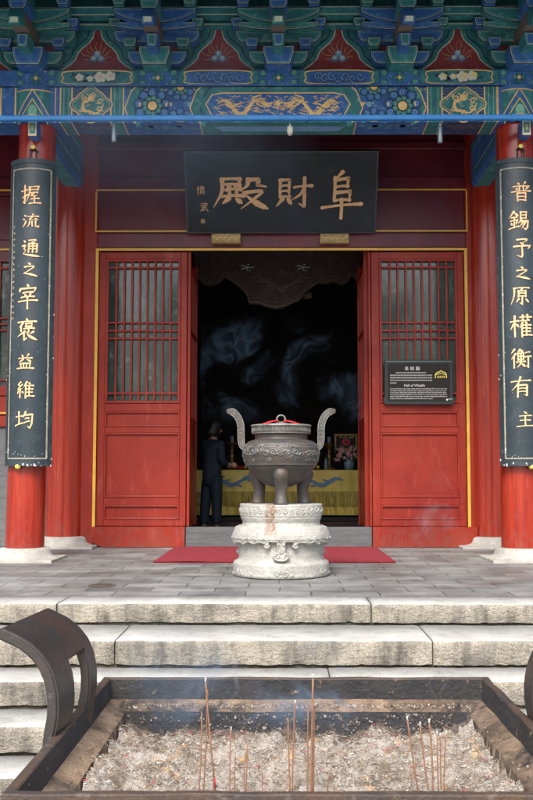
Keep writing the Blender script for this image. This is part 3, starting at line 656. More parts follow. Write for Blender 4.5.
for x in (131, 143, 162, 190, 198, 361, 369, 391, 412, 421):      # small whorls that fill the ground between the flowers
    for zz in (zt-.045, zb_+.045, zm):
        X_ = P(x, 104)[0]; 
        if zz == zm and x in (143, 162, 391, 412): continue
        beam.disk((X_, zz), .036, 'paint_dark', L1+.0003, 12); beam.disk((X_, zz), .031, 'paint_green' if zz != zm else 'paint_blue_pale', L1+.0006, 12); spiral(beam, X_, zz, .021, 'paint_green_pale', L1+.0009, 1.3, .22, 1)
        beam.disk((X_+.04, zz+.012), .008, 'gold', L1+.001, 8)
for x0_, x1_ in ((55.5, 60), (498, 502)):
    beam.rib([(P(x0_, 104)[0], zb_), (P(x0_, 104)[0], zt)], .01, 'gold', L2)
for x in (64, 69, 114.5, 120, 431, 438, 488.5, 493.5):
    X_ = P(x, 104)[0]; beam.rib([(X_, zb_), (X_, zt)], .006, 'paint_green_pale', L2)
# long centre panel
cx0, cx1 = P(206, 104)[0], P(350, 104)[0]
fr = [(cx0+.0, zm), (cx0+.06, zm+H*.26), (cx0+.16, zt-.07), (cx1-.16, zt-.07), (cx1-.06, zm+H*.26), (cx1, zm), (cx1-.06, zm-H*.30), (cx1-.16, zb_+.02), (cx0+.16, zb_+.02), (cx0+.06, zm-H*.30)]
outer = [(cx0-.07, zm), (cx0+.03, zt-.03), (cx0+.10, zt), (cx1-.10, zt), (cx1-.03, zt-.03), (cx1+.07, zm), (cx1-.03, zb_+.02), (cx1-.10, zb_), (cx0+.10, zb_), (cx0-.03+.06, zb_+.02)]
beam.poly(outer, 'paint_green', L3+.0005); beam.poly(fr, 'paint_blue', L4); border(beam, fr, .013, 'gold', L4+.0005)
mid = (cx0+cx1)/2
dragon(beam, cx0+.12, mid-.13, zm-.015, .085, 'gold', L5, w=.038); dragon(beam, cx1-.12, mid+.13, zm-.015, .085, 'gold', L5, w=.038)
beam.disk((mid, zm+.01), .028, 'gold', L5+.001, 14)
for a in range(6): beam.rib(smooth([(mid+.03*cos(a), zm+.01+.03*sin(a)), (mid+.045*cos(a+.5), zm+.01+.05*sin(a+.5)), (mid+.04*cos(a+.9), zm+.01+.075*sin(a+.9))], 3), .006, 'gold', L5+.001)
cloudlets(beam, cx0+.10, cx1-.10, zb_+.05, zt-.10, 210, 'gold', L5+.0012, .022, 5)
beam.rib([(-7.4, zt-.004), (7.4, zt-.004)], .008, 'paint_dark', L5+.002)
# underside paint of the beam
ub = MB(lambda u, v, h: (u, v, zb_-h)); 
def uband(x0, x1, m): a, c = P(x0, 122)[0], P(x1, 122)[0]; ub.poly([(a, BY), (c, BY), (c-(.06 if x0 < 281 else -.06)*0, BY+.36), (a, BY+.36)], m, L1)
uband(-60, -20, 'paint_green'); uband(60.5, 72, 'paint_green'); uband(72.5, 111, 'paint_navy'); uband(111.5, 123.5, 'paint_green')
uband(200, 356, 'paint_green'); uband(427.5, 442, 'paint_green'); uband(442.5, 484, 'paint_navy'); uband(484.5, 497, 'paint_green')
for x in (60.5, 72, 111, 123.5, 427.5, 442, 484.5, 497, 200, 356): ub.rib([(P(x, 122)[0], BY), (P(x, 122)[0], BY+.36)], .012, 'gold', L2)
a, c = P(212, 122)[0], P(346, 122)[0]
ub.poly([(a, BY+.12), (a+.08, BY+.2), (a+.08, BY+.25), (c-.08, BY+.25), (c, BY+.12), (c-.08, BY+.10), (a+.08, BY+.10)], 'paint_blue_pale', L2)
for x in (95, 466): 
    for k in range(7): spiral(ub, P(x, 122)[0]+(k-3)*.05, BY+.1+.05*(k % 2), .03, 'gold_old', L2, 1.2, .2)
for x in (150, 178, 376, 404):
    for k in range(4): spiral(ub, P(x, 122)[0]+(k-1.5)*.09, BY+.09+.06*(k % 2), .035, 'paint_green_pale', L2, 1.2, .25); ub.disk((P(x, 122)[0], BY+.1), .03, 'gold', L3)
for f_, m_, q_ in zip(ub.f, ub.m, ub.sm): beam.add([ub.v[i] for i in f_], [list(range(len(f_)))], m_, q_)
beam.build('painted_beam', hall)

# painted collars where the columns pass the beam
for X in (CXL[1], CXR[1]):
    RR = .245
    cm = MB(lambda u, v, h, X=X: (X+(RR+h)*sin(u/RR), 9.9-(RR+h)*cos(u/RR), v))
    cm.lathe([(RR, zb_+.0), (RR, zt)], 'paint_green', (X, 9.9), 40)
    def cp(pts, m, h): 
        # subdivide so the paint hugs the round shaft
        cm.poly(pts, m, h)
    for s in (-1, 1):
        for k in range(10):
            t0, t1 = k/10, (k+1)/10
            u0, u1 = s*t0*.165, s*t1*.165
            cm.poly([(u0, zt-.05-1.55*abs(u0)), (u1, zt-.05-1.55*abs(u1)), (u1, zt-.115-1.55*abs(u1)), (u0, zt-.115-1.55*abs(u0))], 'paint_blue', L2)
        cm.rib([(s*.20*k/10, zt-.05-.31*k/10) for k in range(11)], .012, 'gold', L3); cm.rib([(s*.16*k/10, zt-.15-.25*k/10) for k in range(11)], .010, 'gold', L3)
    cm.rib([(-.32+.064*k, zt-.03-.00*k) for k in range(11)], .045, 'paint_blue', L2); cm.rib([(-.32+.032*k, zt-.055) for k in range(21)], .012, 'gold', L3)
    cm.disk((0, zb_+.10), .045, 'paint_green_pale', L4, 12, 1.5)
    for k in range(-2, 3): cm.disk((k*.035, zb_+.05-.004*abs(k)), .02, 'gold', L4+.0006+.0002*k, 10)
    cm.build('painted_collar', hall)

# flat painted board above
FY = 9.70; z2, z3 = at(281, 85.5, FY)[1], at(281, 70, FY)[1]
fb = MB(on_face(FY)); fb.box(-7.4, 7.4, FY, FY+.4, z2+.004, z3, 'paint_blue')
fb.rib([(-7.4, z2+.003), (7.4, z2+.003)], .018, 'paint_blue', L1+.01)
fh = z3-z2; fm = (z2+z3)/2
NX = [at(x, 78, FY)[0] for x in (36, 158, 278.5, 399.5, 519)]
for x in NX: cross_flower(fb, x, fm, .13)
def fpanel(a, c, kind, seed):
    d = .07; pts = [(a, fm), (a+d*.55, z3-.012), (c-d*.55, z3-.012), (c, fm), (c-d*.55, z2+.02), (a+d*.55, z2+.02)]
    e = [(a-.06, z2+.012), (a-.09, fm), (a-.06, z3), (c+.06, z3), (c+.09, fm), (c+.06, z2+.012)]
    fb.poly(e, 'paint_green', L2); border(fb, inset(e, .004), .006, 'paint_dark', L3)
    fb.poly(pts, 'paint_green' if kind else 'paint_blue', L3); border(fb, smooth(pts, 4, True), .012, 'gold', L4)
    r = random.Random(seed)
    if kind == 0:
        n = 7
        for i in range(n):
            x = a+.08+(c-a-.16)*(i+.5)/n; s = 1 if i < n/2 else -1
            for q in (1, .66, .36): spiral(fb, x, fm+.010*(-1)**i, fh*.42*q, 'paint_navy' if q != .66 else 'paint_blue_pale', L4+.0005+.0002*i, 1.1, .16/q*.6, s, i)
            fb.rib(smooth([(x-.06, fm-.03), (x, fm-.045), (x+.05, fm-.02)], 4), .006, 'paint_navy', L4+.0008)
    else:
        for _ in range(30):
            x, z = r.uniform(a+.08, c-.08), fm+r.uniform(-.045, .045); fb.rib(smooth([(x-.03, z), (x, z+r.uniform(-.02, .02)), (x+.03, z+r.uniform(-.02, .02))], 3), [.003, .006, .01, .006, .008, .004, .002], 'paint_navy', L4)
        for fx, s in ((.24, .042), (.55, .062), (.70, .055), (.40, .034)):
            x, z = a+(c-a)*fx, fm+r.uniform(-.025, .025)
            for _ in range(8): fb.disk((x+r.uniform(-.07, .07), z+r.uniform(-.04, .04)), .014, 'paint_dark', L4+.0004, 6)
            for k in range(5): fb.disk((x+s*.6*cos(k*1.257+.5), z+s*.5*sin(k*1.257+.5)), s*.48, 'paint_white' if kind == 1 or k else 'paint_yellow', L4+.001+.0002*k, 10)
            fb.disk((x, z), s*.22, 'paint_yellow' if kind == 2 else 'petal_pink', L5+.001, 8)
gap = .285
for i, kind in enumerate((1, 0, 0, 2)): fpanel(NX[i]+gap, NX[i+1]-gap, kind, i)
fb.build('frieze_board', hall)

# ---------------- bracket sets. Local pattern measured in photo pixels around cx=157 (plane 9.62), turned into metres
S = 9.62/F
zref = at(281, 69.5, 9.62)[1]
def U(dx, y): return (dx*S, zref+(69.5-y)*S*1.012)
def slab(mb, pts, Y0, Y1, fill, line='paint_outline', d1=.008, lw=.006, dark='paint_dark', body=None):
    mb.prism(pts, Y0, Y1, body or fill, dark)
    q = inset(pts, d1); mb.add([(x, Y0-.0015, z) for x, z in q], [list(range(len(q)))], line)
    q2 = inset(pts, d1+lw); mb.add([(x, Y0-.003, z) for x, z in q2], [list(range(len(q2)))], fill)
    zs_ = [z for x, z in pts]
    if max(zs_)-min(zs_) > .075:       # second pale line that follows the edge
        pale = {'paint_blue': 'paint_blue_pale', 'paint_green': 'paint_green_pale'}.get(fill, line)
        q3 = inset(pts, d1+lw+.010); q4 = inset(pts, d1+lw+.0145); mb.add([(x, Y0-.0042, z) for x, z in q3], [list(range(len(q3)))], pale); mb.add([(x, Y0-.0054, z) for x, z in q4], [list(range(len(q4)))], fill)
def arm(mb, hw, ytop, ybot, Y0, Y1, fill, cut=9, line='paint_outline'):
    pts = [U(-hw, ytop), U(-hw+.3, ytop+(ybot-ytop)*.45), U(-hw+cut*.35, ytop+(ybot-ytop)*.78), U(-hw+cut*.75, ybot-.6), U(-hw+cut*1.3, ybot), U(hw-cut*1.3, ybot), U(hw-cut*.75, ybot-.6), U(hw-cut*.35, ytop+(ybot-ytop)*.78), U(hw-.3, ytop+(ybot-ytop)*.45), U(hw, ytop)]
    slab(mb, pts, Y0, Y1, fill, line)
def block(mb, cx, y0, y1, hw, Y0, Y1, fill, line='paint_outline'):
    ym = y0+(y1-y0)*.5
    pts = [U(cx-hw, y0), U(cx-hw, ym), U(cx-hw*.72, y1), U(cx+hw*.72, y1), U(cx+hw, ym), U(cx+hw, y0)]
    slab(mb, pts, Y0, Y1, fill, line, .006, .006)
def bowl(mb, hw, yt, yb, dep, Y0, Y1, fill):
    """upswept outer arm (banana shape)"""
    top = [U(-hw+2*hw*k/12, yt+dep*(1-(2*k/12-1)**2)*.35) for k in range(13)]
    bot = [U(-hw+1+2*(hw-1)*k/12, yb-(yb-yt-6)*abs(2*k/12-1)**2.2) for k in range(12, -1, -1)]
    slab(mb, top+bot, Y0, Y1, fill)
def bracket_set(cap, armc, blk):
    a = MB()
    arm(a, 31, 46, 60.5, 9.70, 9.80, armc); arm(a, 45, 25.3, 38.5, 9.68, 9.78, armc)
    a.prism([U(-22, 39), U(22, 39), U(22, 47), U(-22, 47)], 9.75, 9.80, 'paint_red')
    a.prism([U(-30, 13), U(30, 13), U(30, 27), U(-30, 27)], 9.78, 9.86, 'paint_navy')
    bowl(a, 43, 9.5, 26, 2, 9.50, 9.58, armc); bowl(a, 42, 20.5, 30.0, 2, 9.58, 9.64, armc)
    root = a.build('bracket_set', hall)
    c = MB(); pts = [U(-16, 49.7), U(16, 49.7), U(16, 57), U(12, 69.2), U(-12, 69.2), U(-16, 57)]
    slab(c, pts, 9.50, 9.84, cap, 'paint_outline', .008, .008); c.build('capital_block', root)
    for cx, y0, y1, hw, Y in ((-27.5, 34.4, 44.2, 7, 9.64), (27.5, 34.4, 44.2, 7, 9.64), (-43, 15.5, 24.8, 6, 9.60), (43, 15.5, 24.8, 6, 9.60), (-36, -2, 9.5, 7, 9.44), (36, -2, 9.5, 7, 9.44)):
        k = MB(); block(k, cx, y0, y1, hw, Y, Y+.09, blk); k.build('bearing_block', root)
    # forward thrust members
    n = MB()
    x0, x1 = -7*S, 7*S; za = U(0, 44.5)[1]; zc = U(0, 31)[1]
    n.box(x0, x1, 9.18, 9.78, za, zc, 'timber_grey')
    nose = [(9.18, zc), (9.05, zc-.02), (8.98, za+.005), (9.0, za-.06), (9.06, za-.05), (9.18, za)]
    nn = len(nose); vs = [(x0*.8, y, z) for y, z in nose]+[(x1*.8, y, z) for y, z in nose]
    n.add(vs, [list(range(nn)), list(range(nn, 2*nn))[::-1]]+[(i, (i+1) % nn, (i+1) % nn+nn, i+nn) for i in range(nn)], armc)
    n.add([(x0*.55, 8.975, za+.0), (x1*.55, 8.975, za+.0), (x1*.55, 8.995, za-.045), (x0*.55, 8.995, za-.045)], [(0, 1, 2, 3)], 'paint_outline')
    n.build('beam_nose', root)
    n = MB(); n.prism([(x0*.75, U(0, 59)[1]), (x1*.75, U(0, 59)[1]), (x1*.9, U(0, 46)[1]), (x0*.9, U(0, 46)[1])], 9.30, 9.6, armc)
    n.prism([(x0*.5, U(0, 58)[1]), (x1*.5, U(0, 58)[1]), (x1*.6, U(0, 47)[1]), (x0*.6, U(0, 47)[1])], 9.296, 9.31, 'paint_outline'); n.prism([(x0*.42, U(0, 57.4)[1]), (x1*.42, U(0, 57.4)[1]), (x1*.5, U(0, 47.8)[1]), (x0*.5, U(0, 47.8)[1])], 9.292, 9.30, blk); n.build('beam_nose', root)
    k = MB(); block(k, 0, 20.5, 30.5, 9, 9.10, 9.4, blk); k.build('bearing_block', root)
    n = MB(); n.prism([U(-6, -12), U(6, -12), U(6.5, 14), U(4, 20), U(-4, 20), U(-6.5, 14)], 8.96, 9.5, armc)
    n.prism([U(-4.6, -12), U(4.6, -12), U(5, 13.5), U(0, 17.5), U(-5, 13.5)], 8.953, 8.965, 'gold_old'); n.prism([U(-3.4, -12), U(3.4, -12), U(3.6, 13), U(0, 15.8), U(-3.6, 13)], 8.948, 8.957, blk); n.build('beam_head', root)
    return root
SX = [at(x, 40, 9.62)[0] for x in (31, 156, 278.5, 401, 522)]
A = bracket_set('paint_green', 'paint_blue', 'paint_green'); A.location.x += SX[1]
B = bracket_set('paint_blue', 'paint_green', 'paint_blue'); B.location.x += SX[2]
for i, src in ((3, A), (0, B), (4, B)):
    base = SX[1] if src is A else SX[2]
    copy_tree(src, hall, (SX[i]-base, 0, 0))
sp = SX[3]-SX[2]
for i, src in ((-1, A), (5, A)):
    copy_tree(src, hall, ((SX[0]-sp if i < 0 else SX[4]+sp)-SX[1], 0, 0))
# red boards with flame-shaped outline between the sets
eb = MB(on_face(9.84))
S9 = 9.84/F; zr9 = at(281, 69.8, 9.84)[1]
def U(dx, y, U0=U): return (dx*S9, zr9+(69.8-y)*S9*1.012)

XS = [SX[0]-sp]+SX+[SX[4]+sp]
eb.box(-7.4, 7.4, 9.84, 9.9, zref-.02, U(0, -14)[1], 'paint_green')
for i in range(len(XS)-1):
    c = (XS[i]+XS[i+1])/2; half = [(2.6, 24.5), (3.6, 30), (5, 36), (9.5, 42), (16, 47), (20.5, 52), (23, 59), (29, 64.5), (37.5, 69.8)]
    k = .972
    pts = [(c+U(x*k, y)[0], U(0, y)[1]) for x, y in half]; pts = pts+[(2*c-x, z) for x, z in pts[::-1]]
    q = [(c-x, z) for x, z in []]
    top = [(c-U(1.5, 0)[0], U(0, 23.4)[1]), (c+U(1.5, 0)[0], U(0, 23.4)[1])]
    shape = [(2*c-x, z) for x, z in pts[:len(half)]][::-1]+top+pts[:len(half)]
    eb.poly(shape, 'paint_red', L2)
    line = [(x, z) for x, z in shape]; eb.rib(line, .013, 'paint_outline', L3); 
    dk = [(c+(x-c)*1.0, z) for x, z in shape]; 
    out = inset(shape, -.055); eb.rib(smooth(out, 3), .010, 'paint_dark', L2); 
    for dx, dz in ((-.038, 0), (.038, 0), (0, .052)):
        eb.disk((c+dx, U(0, 58)[1]+dz), .035, 'paint_blue_pale', L3, 12); eb.disk((c+dx, U(0, 58)[1]+dz+.004), .020, 'paint_outline', L4, 10); eb.disk((c+dx-.003, U(0, 58)[1]+dz+.008), .008, 'paint_white', L5, 8)
    for kk in range(9):
        a_ = pi*kk/8; r0, r1 = .075, .150+.03*(kk % 2); zc_ = U(0, 58)[1]+.005
        eb.rib(smooth([(c+r0*cos(a_), zc_+r0*sin(a_)-.01), (c+r1*.85*cos(a_+.15), zc_+r1*.85*sin(a_+.15)), (c+r1*cos(a_), zc_+r1*sin(a_)*1.15)], 3), [.004, .008, .009, .007, .005, .003, .001], 'gold_old', L3)
        eb.rib(smooth([(c+.06*cos(-a_*.5-.3), zc_-.03+.02*sin(a_)), (c+.10*cos(a_), zc_-.045+.015*sin(3*a_))], 3), .004, 'paint_green', L3)
eb.build('bracket_board', hall)
def U(dx, y): return (dx*S, zref+(69.5-y)*S*1.012)
# long tie beams of the eave
for (y0, y1, Y0, Y1, m) in ((3.5, 13.5, 9.60, 9.78, 'paint_green'), (-12, 1.0, 9.30, 9.48, 'paint_blue'), (16.5, 19.5, 9.70, 9.80, 'paint_green')):
    t = MB(on_face(Y0)); za, zc = U(0, y1)[1], U(0, y0)[1]
    t.box(-7.4, 7.4, Y0, Y1, za, zc, m); t.rib([(-7.4, za+.012), (7.4, za+.012)], .010, 'paint_outline', L1); t.rib([(-7.4, zc-.012), (7.4, zc-.012)], .010, 'paint_outline', L1); t.build('tie_beam', hall)
# eave: soffit boards, rafters, roof
ev = MB(); z5 = U(0, -12)[1]
sl = lambda y: z5+.02+(9.5-y)*-.38
def slope_box(b, x0, x1, ya, yb_, off, t, m):
    b.add([(x0, ya, sl(ya)+off), (x1, ya, sl(ya)+off), (x1, yb_, sl(yb_)+off), (x0, yb_, sl(yb_)+off), (x0, ya, sl(ya)+off+t), (x1, ya, sl(ya)+off+t), (x1, yb_, sl(yb_)+off+t), (x0, yb_, sl(yb_)+off+t)],
          [(0, 3, 2, 1), (4, 5, 6, 7), (0, 1, 5, 4), (1, 2, 6, 5), (2, 3, 7, 6), (3, 0, 4, 7)], m)
for i in range(66): ev.v; slope_box(ev, -7.4+i*.226, -7.28+i*.226, 8.04, 12.5, .09, .11, 'paint_green')
ev.build('rafters', hall)
rf = MB(); slope_box(rf, -8, 8, 7.95, 15.5, .205, .18, 'roof_tile'); slope_box(rf, -8, 8, 7.9, 8.02, .02, .2, 'roof_tile')
zr = sl(15.5)
rf.add([(-8, 15.5, zr+.3), (8, 15.5, zr+.3), (8, 21.5, zr-1.4), (-8, 21.5, zr-1.4)], [(0, 1, 2, 3)], 'roof_tile')
rf.build('roof', hall)
# hall shell and dark interior
sh = MB(); D0 = WY+.14
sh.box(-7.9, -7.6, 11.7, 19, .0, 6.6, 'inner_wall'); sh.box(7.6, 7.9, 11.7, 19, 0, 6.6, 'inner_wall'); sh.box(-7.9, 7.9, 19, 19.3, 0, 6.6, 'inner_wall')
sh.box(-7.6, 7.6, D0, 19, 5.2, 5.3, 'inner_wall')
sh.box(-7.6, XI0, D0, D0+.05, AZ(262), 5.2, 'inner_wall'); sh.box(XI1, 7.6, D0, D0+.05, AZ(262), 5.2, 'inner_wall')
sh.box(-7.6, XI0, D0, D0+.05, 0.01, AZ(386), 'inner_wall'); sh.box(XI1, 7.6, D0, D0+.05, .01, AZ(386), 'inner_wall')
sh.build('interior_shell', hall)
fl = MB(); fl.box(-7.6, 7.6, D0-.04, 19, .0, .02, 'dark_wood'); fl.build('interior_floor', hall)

# stub beams linking outer and inner columns
for X in (CXL[1]+.0, CXR[1]):
    sgn = 1 if X < 0 else -1
    zlo = at(74, 184, 11.45)[1]; zhi = zlo+.52
    t = MB(); x0, x1 = X-.12, X+.12
    t.add([(x0+.03, 9.95, zlo), (x1-.03, 9.95, zlo), (x1, 9.95, zlo+.05), (x1, 9.95, zhi), (x0, 9.95, zhi), (x0, 9.95, zlo+.05)]+[(x0+.03, 11.6, zlo), (x1-.03, 11.6, zlo), (x1, 11.6, zlo+.05), (x1, 11.6, zhi), (x0, 11.6, zhi), (x0, 11.6, zlo+.05)],
          [(i, (i+1) % 6, (i+1) % 6+6, i+6) for i in range(6)]+[tuple(range(6)), tuple(range(6, 12))], 'paint_blue')
    xs = x1 if sgn > 0 else x0
    t.fn = lambda u, v, h, xs=xs, sgn=sgn: (xs+sgn*h, u, v)
    t.rib([(10.05, zlo+.10), (11.5, zlo+.10), (11.5, zhi-.05), (10.05, zhi-.05)], .05, 'paint_green', L1, close=True)
    t.rib([(10.12, zlo+.16), (11.42, zlo+.16), (11.42, zhi-.11), (10.12, zhi-.11)], .012, 'paint_outline', L2, close=True)
    t.rib([(10.3, zlo+.2), (10.7, zhi-.16), (11.1, zlo+.2), (11.4, zhi-.16)], .02, 'paint_green', L2)
    t.fn = lambda u, v, h: (u, v, zlo-h)
    t.poly([(x0+.04, 9.98), (x1-.04, 9.98), (x1-.04, 11.58), (x0+.04, 11.58)], 'paint_green', L1)
    t.build('stub_beam', hall)
    # square painted end coming through the column
    e = MB(); ex = at(33.5 if X < 0 else 526-.5, 130, 9.6)[0]; 
    cx = ex
    z0, z1 = at(281, 137, 9.60)[1], at(281, 121, 9.60)[1]; hw = .042
    e.bbox(cx-hw-.004, cx+hw+.004, 9.56, 9.72, z0, z1, 'paint_blue', .006)
    e.fn = on_face(9.56); zc_ = (z0+z1)/2; hh = (z1-z0)/2
    for k, (m, q) in enumerate((('gold', .96), ('paint_white', .8), ('paint_green', .7), ('gold_old', .38), ('paint_green_pale', .22))): e.poly([(cx-hw*q, zc_-hh*q), (cx+hw*q, zc_-hh*q), (cx+hw*q, zc_+hh*q), (cx-hw*q, zc_+hh*q)], m, L1*(k+1))
    e.build('beam_end', hall)

# ================================================================== THINGS ON THE HALL
# blue service pipe
zp = at(281, 118, 9.45)[1]; pp = MB()
pp.bbox(-7.3, 7.3, 9.42, 9.48, zp-.028, zp+.026, 'pipe_blue', .012)
for x in (-2.1, -.9, .25, 1.4, 2.3): pp.bbox(x-.02, x+.02, 9.415, 9.485, zp-.033, zp+.031, 'pipe_blue', .01)
o = pp.build('cable_duct', origin=(0, 9.45, zp)); tag(o, 'bright blue cable duct running right across under the painted beam', 'duct')
# little spotlights / cameras under the duct
for i, (x, y0, y1, lab) in enumerate(((114, 126, 142, 'small grey cylinder spotlight under the duct near the left column'), (290, 127, 135, 'tiny pale clip spotlight under the duct above the black plaque'), (440, 126, 143, 'small grey cylinder spotlight under the duct near the right column'))):
    X, z0 = at(x, y1, 9.5); z1 = at(x, y0, 9.5)[1]; t = thing('spotlight', lab, 'spotlight', (X, 9.5, z0), 'spotlights under the blue duct')
    b = MB(); b.lathe([(0, z0), (.024, z0), (.026, z0+.01), (.026, z1-.02), (.018, z1), (0, z1)] if i != 1 else [(0, z0), (.02, z0), (.03, z0+.03), (.03, z1), (0, z1)], 'lamp_grey' if i != 1 else 'paint_white', (X, 9.5), 16); b.build('lamp_body', t)
    b = MB(); b.box(X-.008, X+.008, 9.49, 9.5+.01, z1-.005, zp-.02, 'lamp_grey'); b.build('stem', t)

# plaque
px0, pzb = at(189.5, 233, 11.58); px1 = at(373, 233, 11.58)[0]; ptz = at(281, 151, 11.12)[1]
dy, dz = 11.12-11.58, ptz-pzb; PL = math.hypot(dy, dz); ny, nz_ = -dz/PL, dy/PL     # outward normal
pcx = (px0+px1)/2; pw = (px1-px0)/2
pf = lambda u, v, h: (pcx+u, 11.58+dy*v/PL+ny*h, pzb+dz*v/PL+nz_*h)
pt = thing('name_plaque', 'wide black name plaque with three gold characters above the open doors', 'plaque', (pcx, 11.58, pzb))
b = MB(pf); b.plate([(-pw-.03, 0), (pw+.03, 0), (pw+.03, PL), (-pw-.03, PL)], 'plaque_black', -.06, 0); b.poly([(-pw-.03, 0), (pw+.03, 0), (pw+.03, PL), (-pw-.03, PL)], 'plaque_black', -.06); b.build('board', pt)
b = MB(pf)
for q in ((-pw-.03, -pw-.012, 0, PL), (pw+.012, pw+.03, 0, PL), (-pw-.012, pw+.012, 0, .016), (-pw-.012, pw+.012, PL-.016, PL)):
    b.plate([(q[0], q[2]), (q[1], q[2]), (q[1], q[3]), (q[0], q[3])], 'board_black', .001, .010)
b.build('frame', pt)
def pu(x, y):    # photo position on the tilted plaque
    best = min((abs(at(281, y, 11.58+dy*k/200)[1]-(pzb+dz*k/200)), k) for k in range(201))[1]/200
    return (at(x, y, 11.58+dy*best)[0]-pcx, best*PL)
for ch, x0, x1, y0, y1 in (('殿', 213, 268, 174, 211), ('財', 275, 313, 176, 210), ('阜', 321, 363, 171, 217)):
    a = pu(x0, y1); c = pu(x1, y0); b = MB(pf)
    glyph(b, ch, (a[0]+c[0])/2, (a[1]+c[1])/2, (c[0]-a[0]), (c[1]-a[1]), 'gold_text', .001, .014, 7.6 if ch == '殿' else 9.2); b.build('character', pt)
b = MB(pf)
for ch, x, y, s in (('慎', 201, 190, .10), ('武', 204, 207, .10)): u = pu(x, y); glyph(b, ch, u[0], u[1], s, s*1.1, 'gold_text', .001, .006, 9)
u = pu(203, 221); b.rib([(u[0]-.02, u[1]-.02), (u[0]+.02, u[1]-.02), (u[0]+.02, u[1]+.02), (u[0]-.02, u[1]+.02)], .007, 'gold_text', .005, close=True); b.rib([(u[0], u[1]-.018), (u[0], u[1]+.018)], .006, 'gold_text', .0055); b.rib([(u[0]-.015, u[1]), (u[0]+.015, u[1])], .006, 'gold_text', .006)
b.build('signature', pt)
for x in (226, 334.5):
    X, Z = at(x, 238, 11.55); b = MB(on_face(11.54)); b.bbox(X-.175, X+.175, 11.54, 11.64, Z-.06, Z+.055, 'gold_old', .01)
    for k in range(9): spiral(b, X-.14+k*.035, Z+.012*(-1)**k, .02, 'gold', L2, 1.3, .25, 1 if k % 2 else -1)
    b.rib([(X-.16, Z-.045), (X+.16, Z-.045), (X+.16, Z+.042), (X-.16, Z+.042)], .008, 'gold_old', L2, close=True)
    b.build('support_bracket', pt)

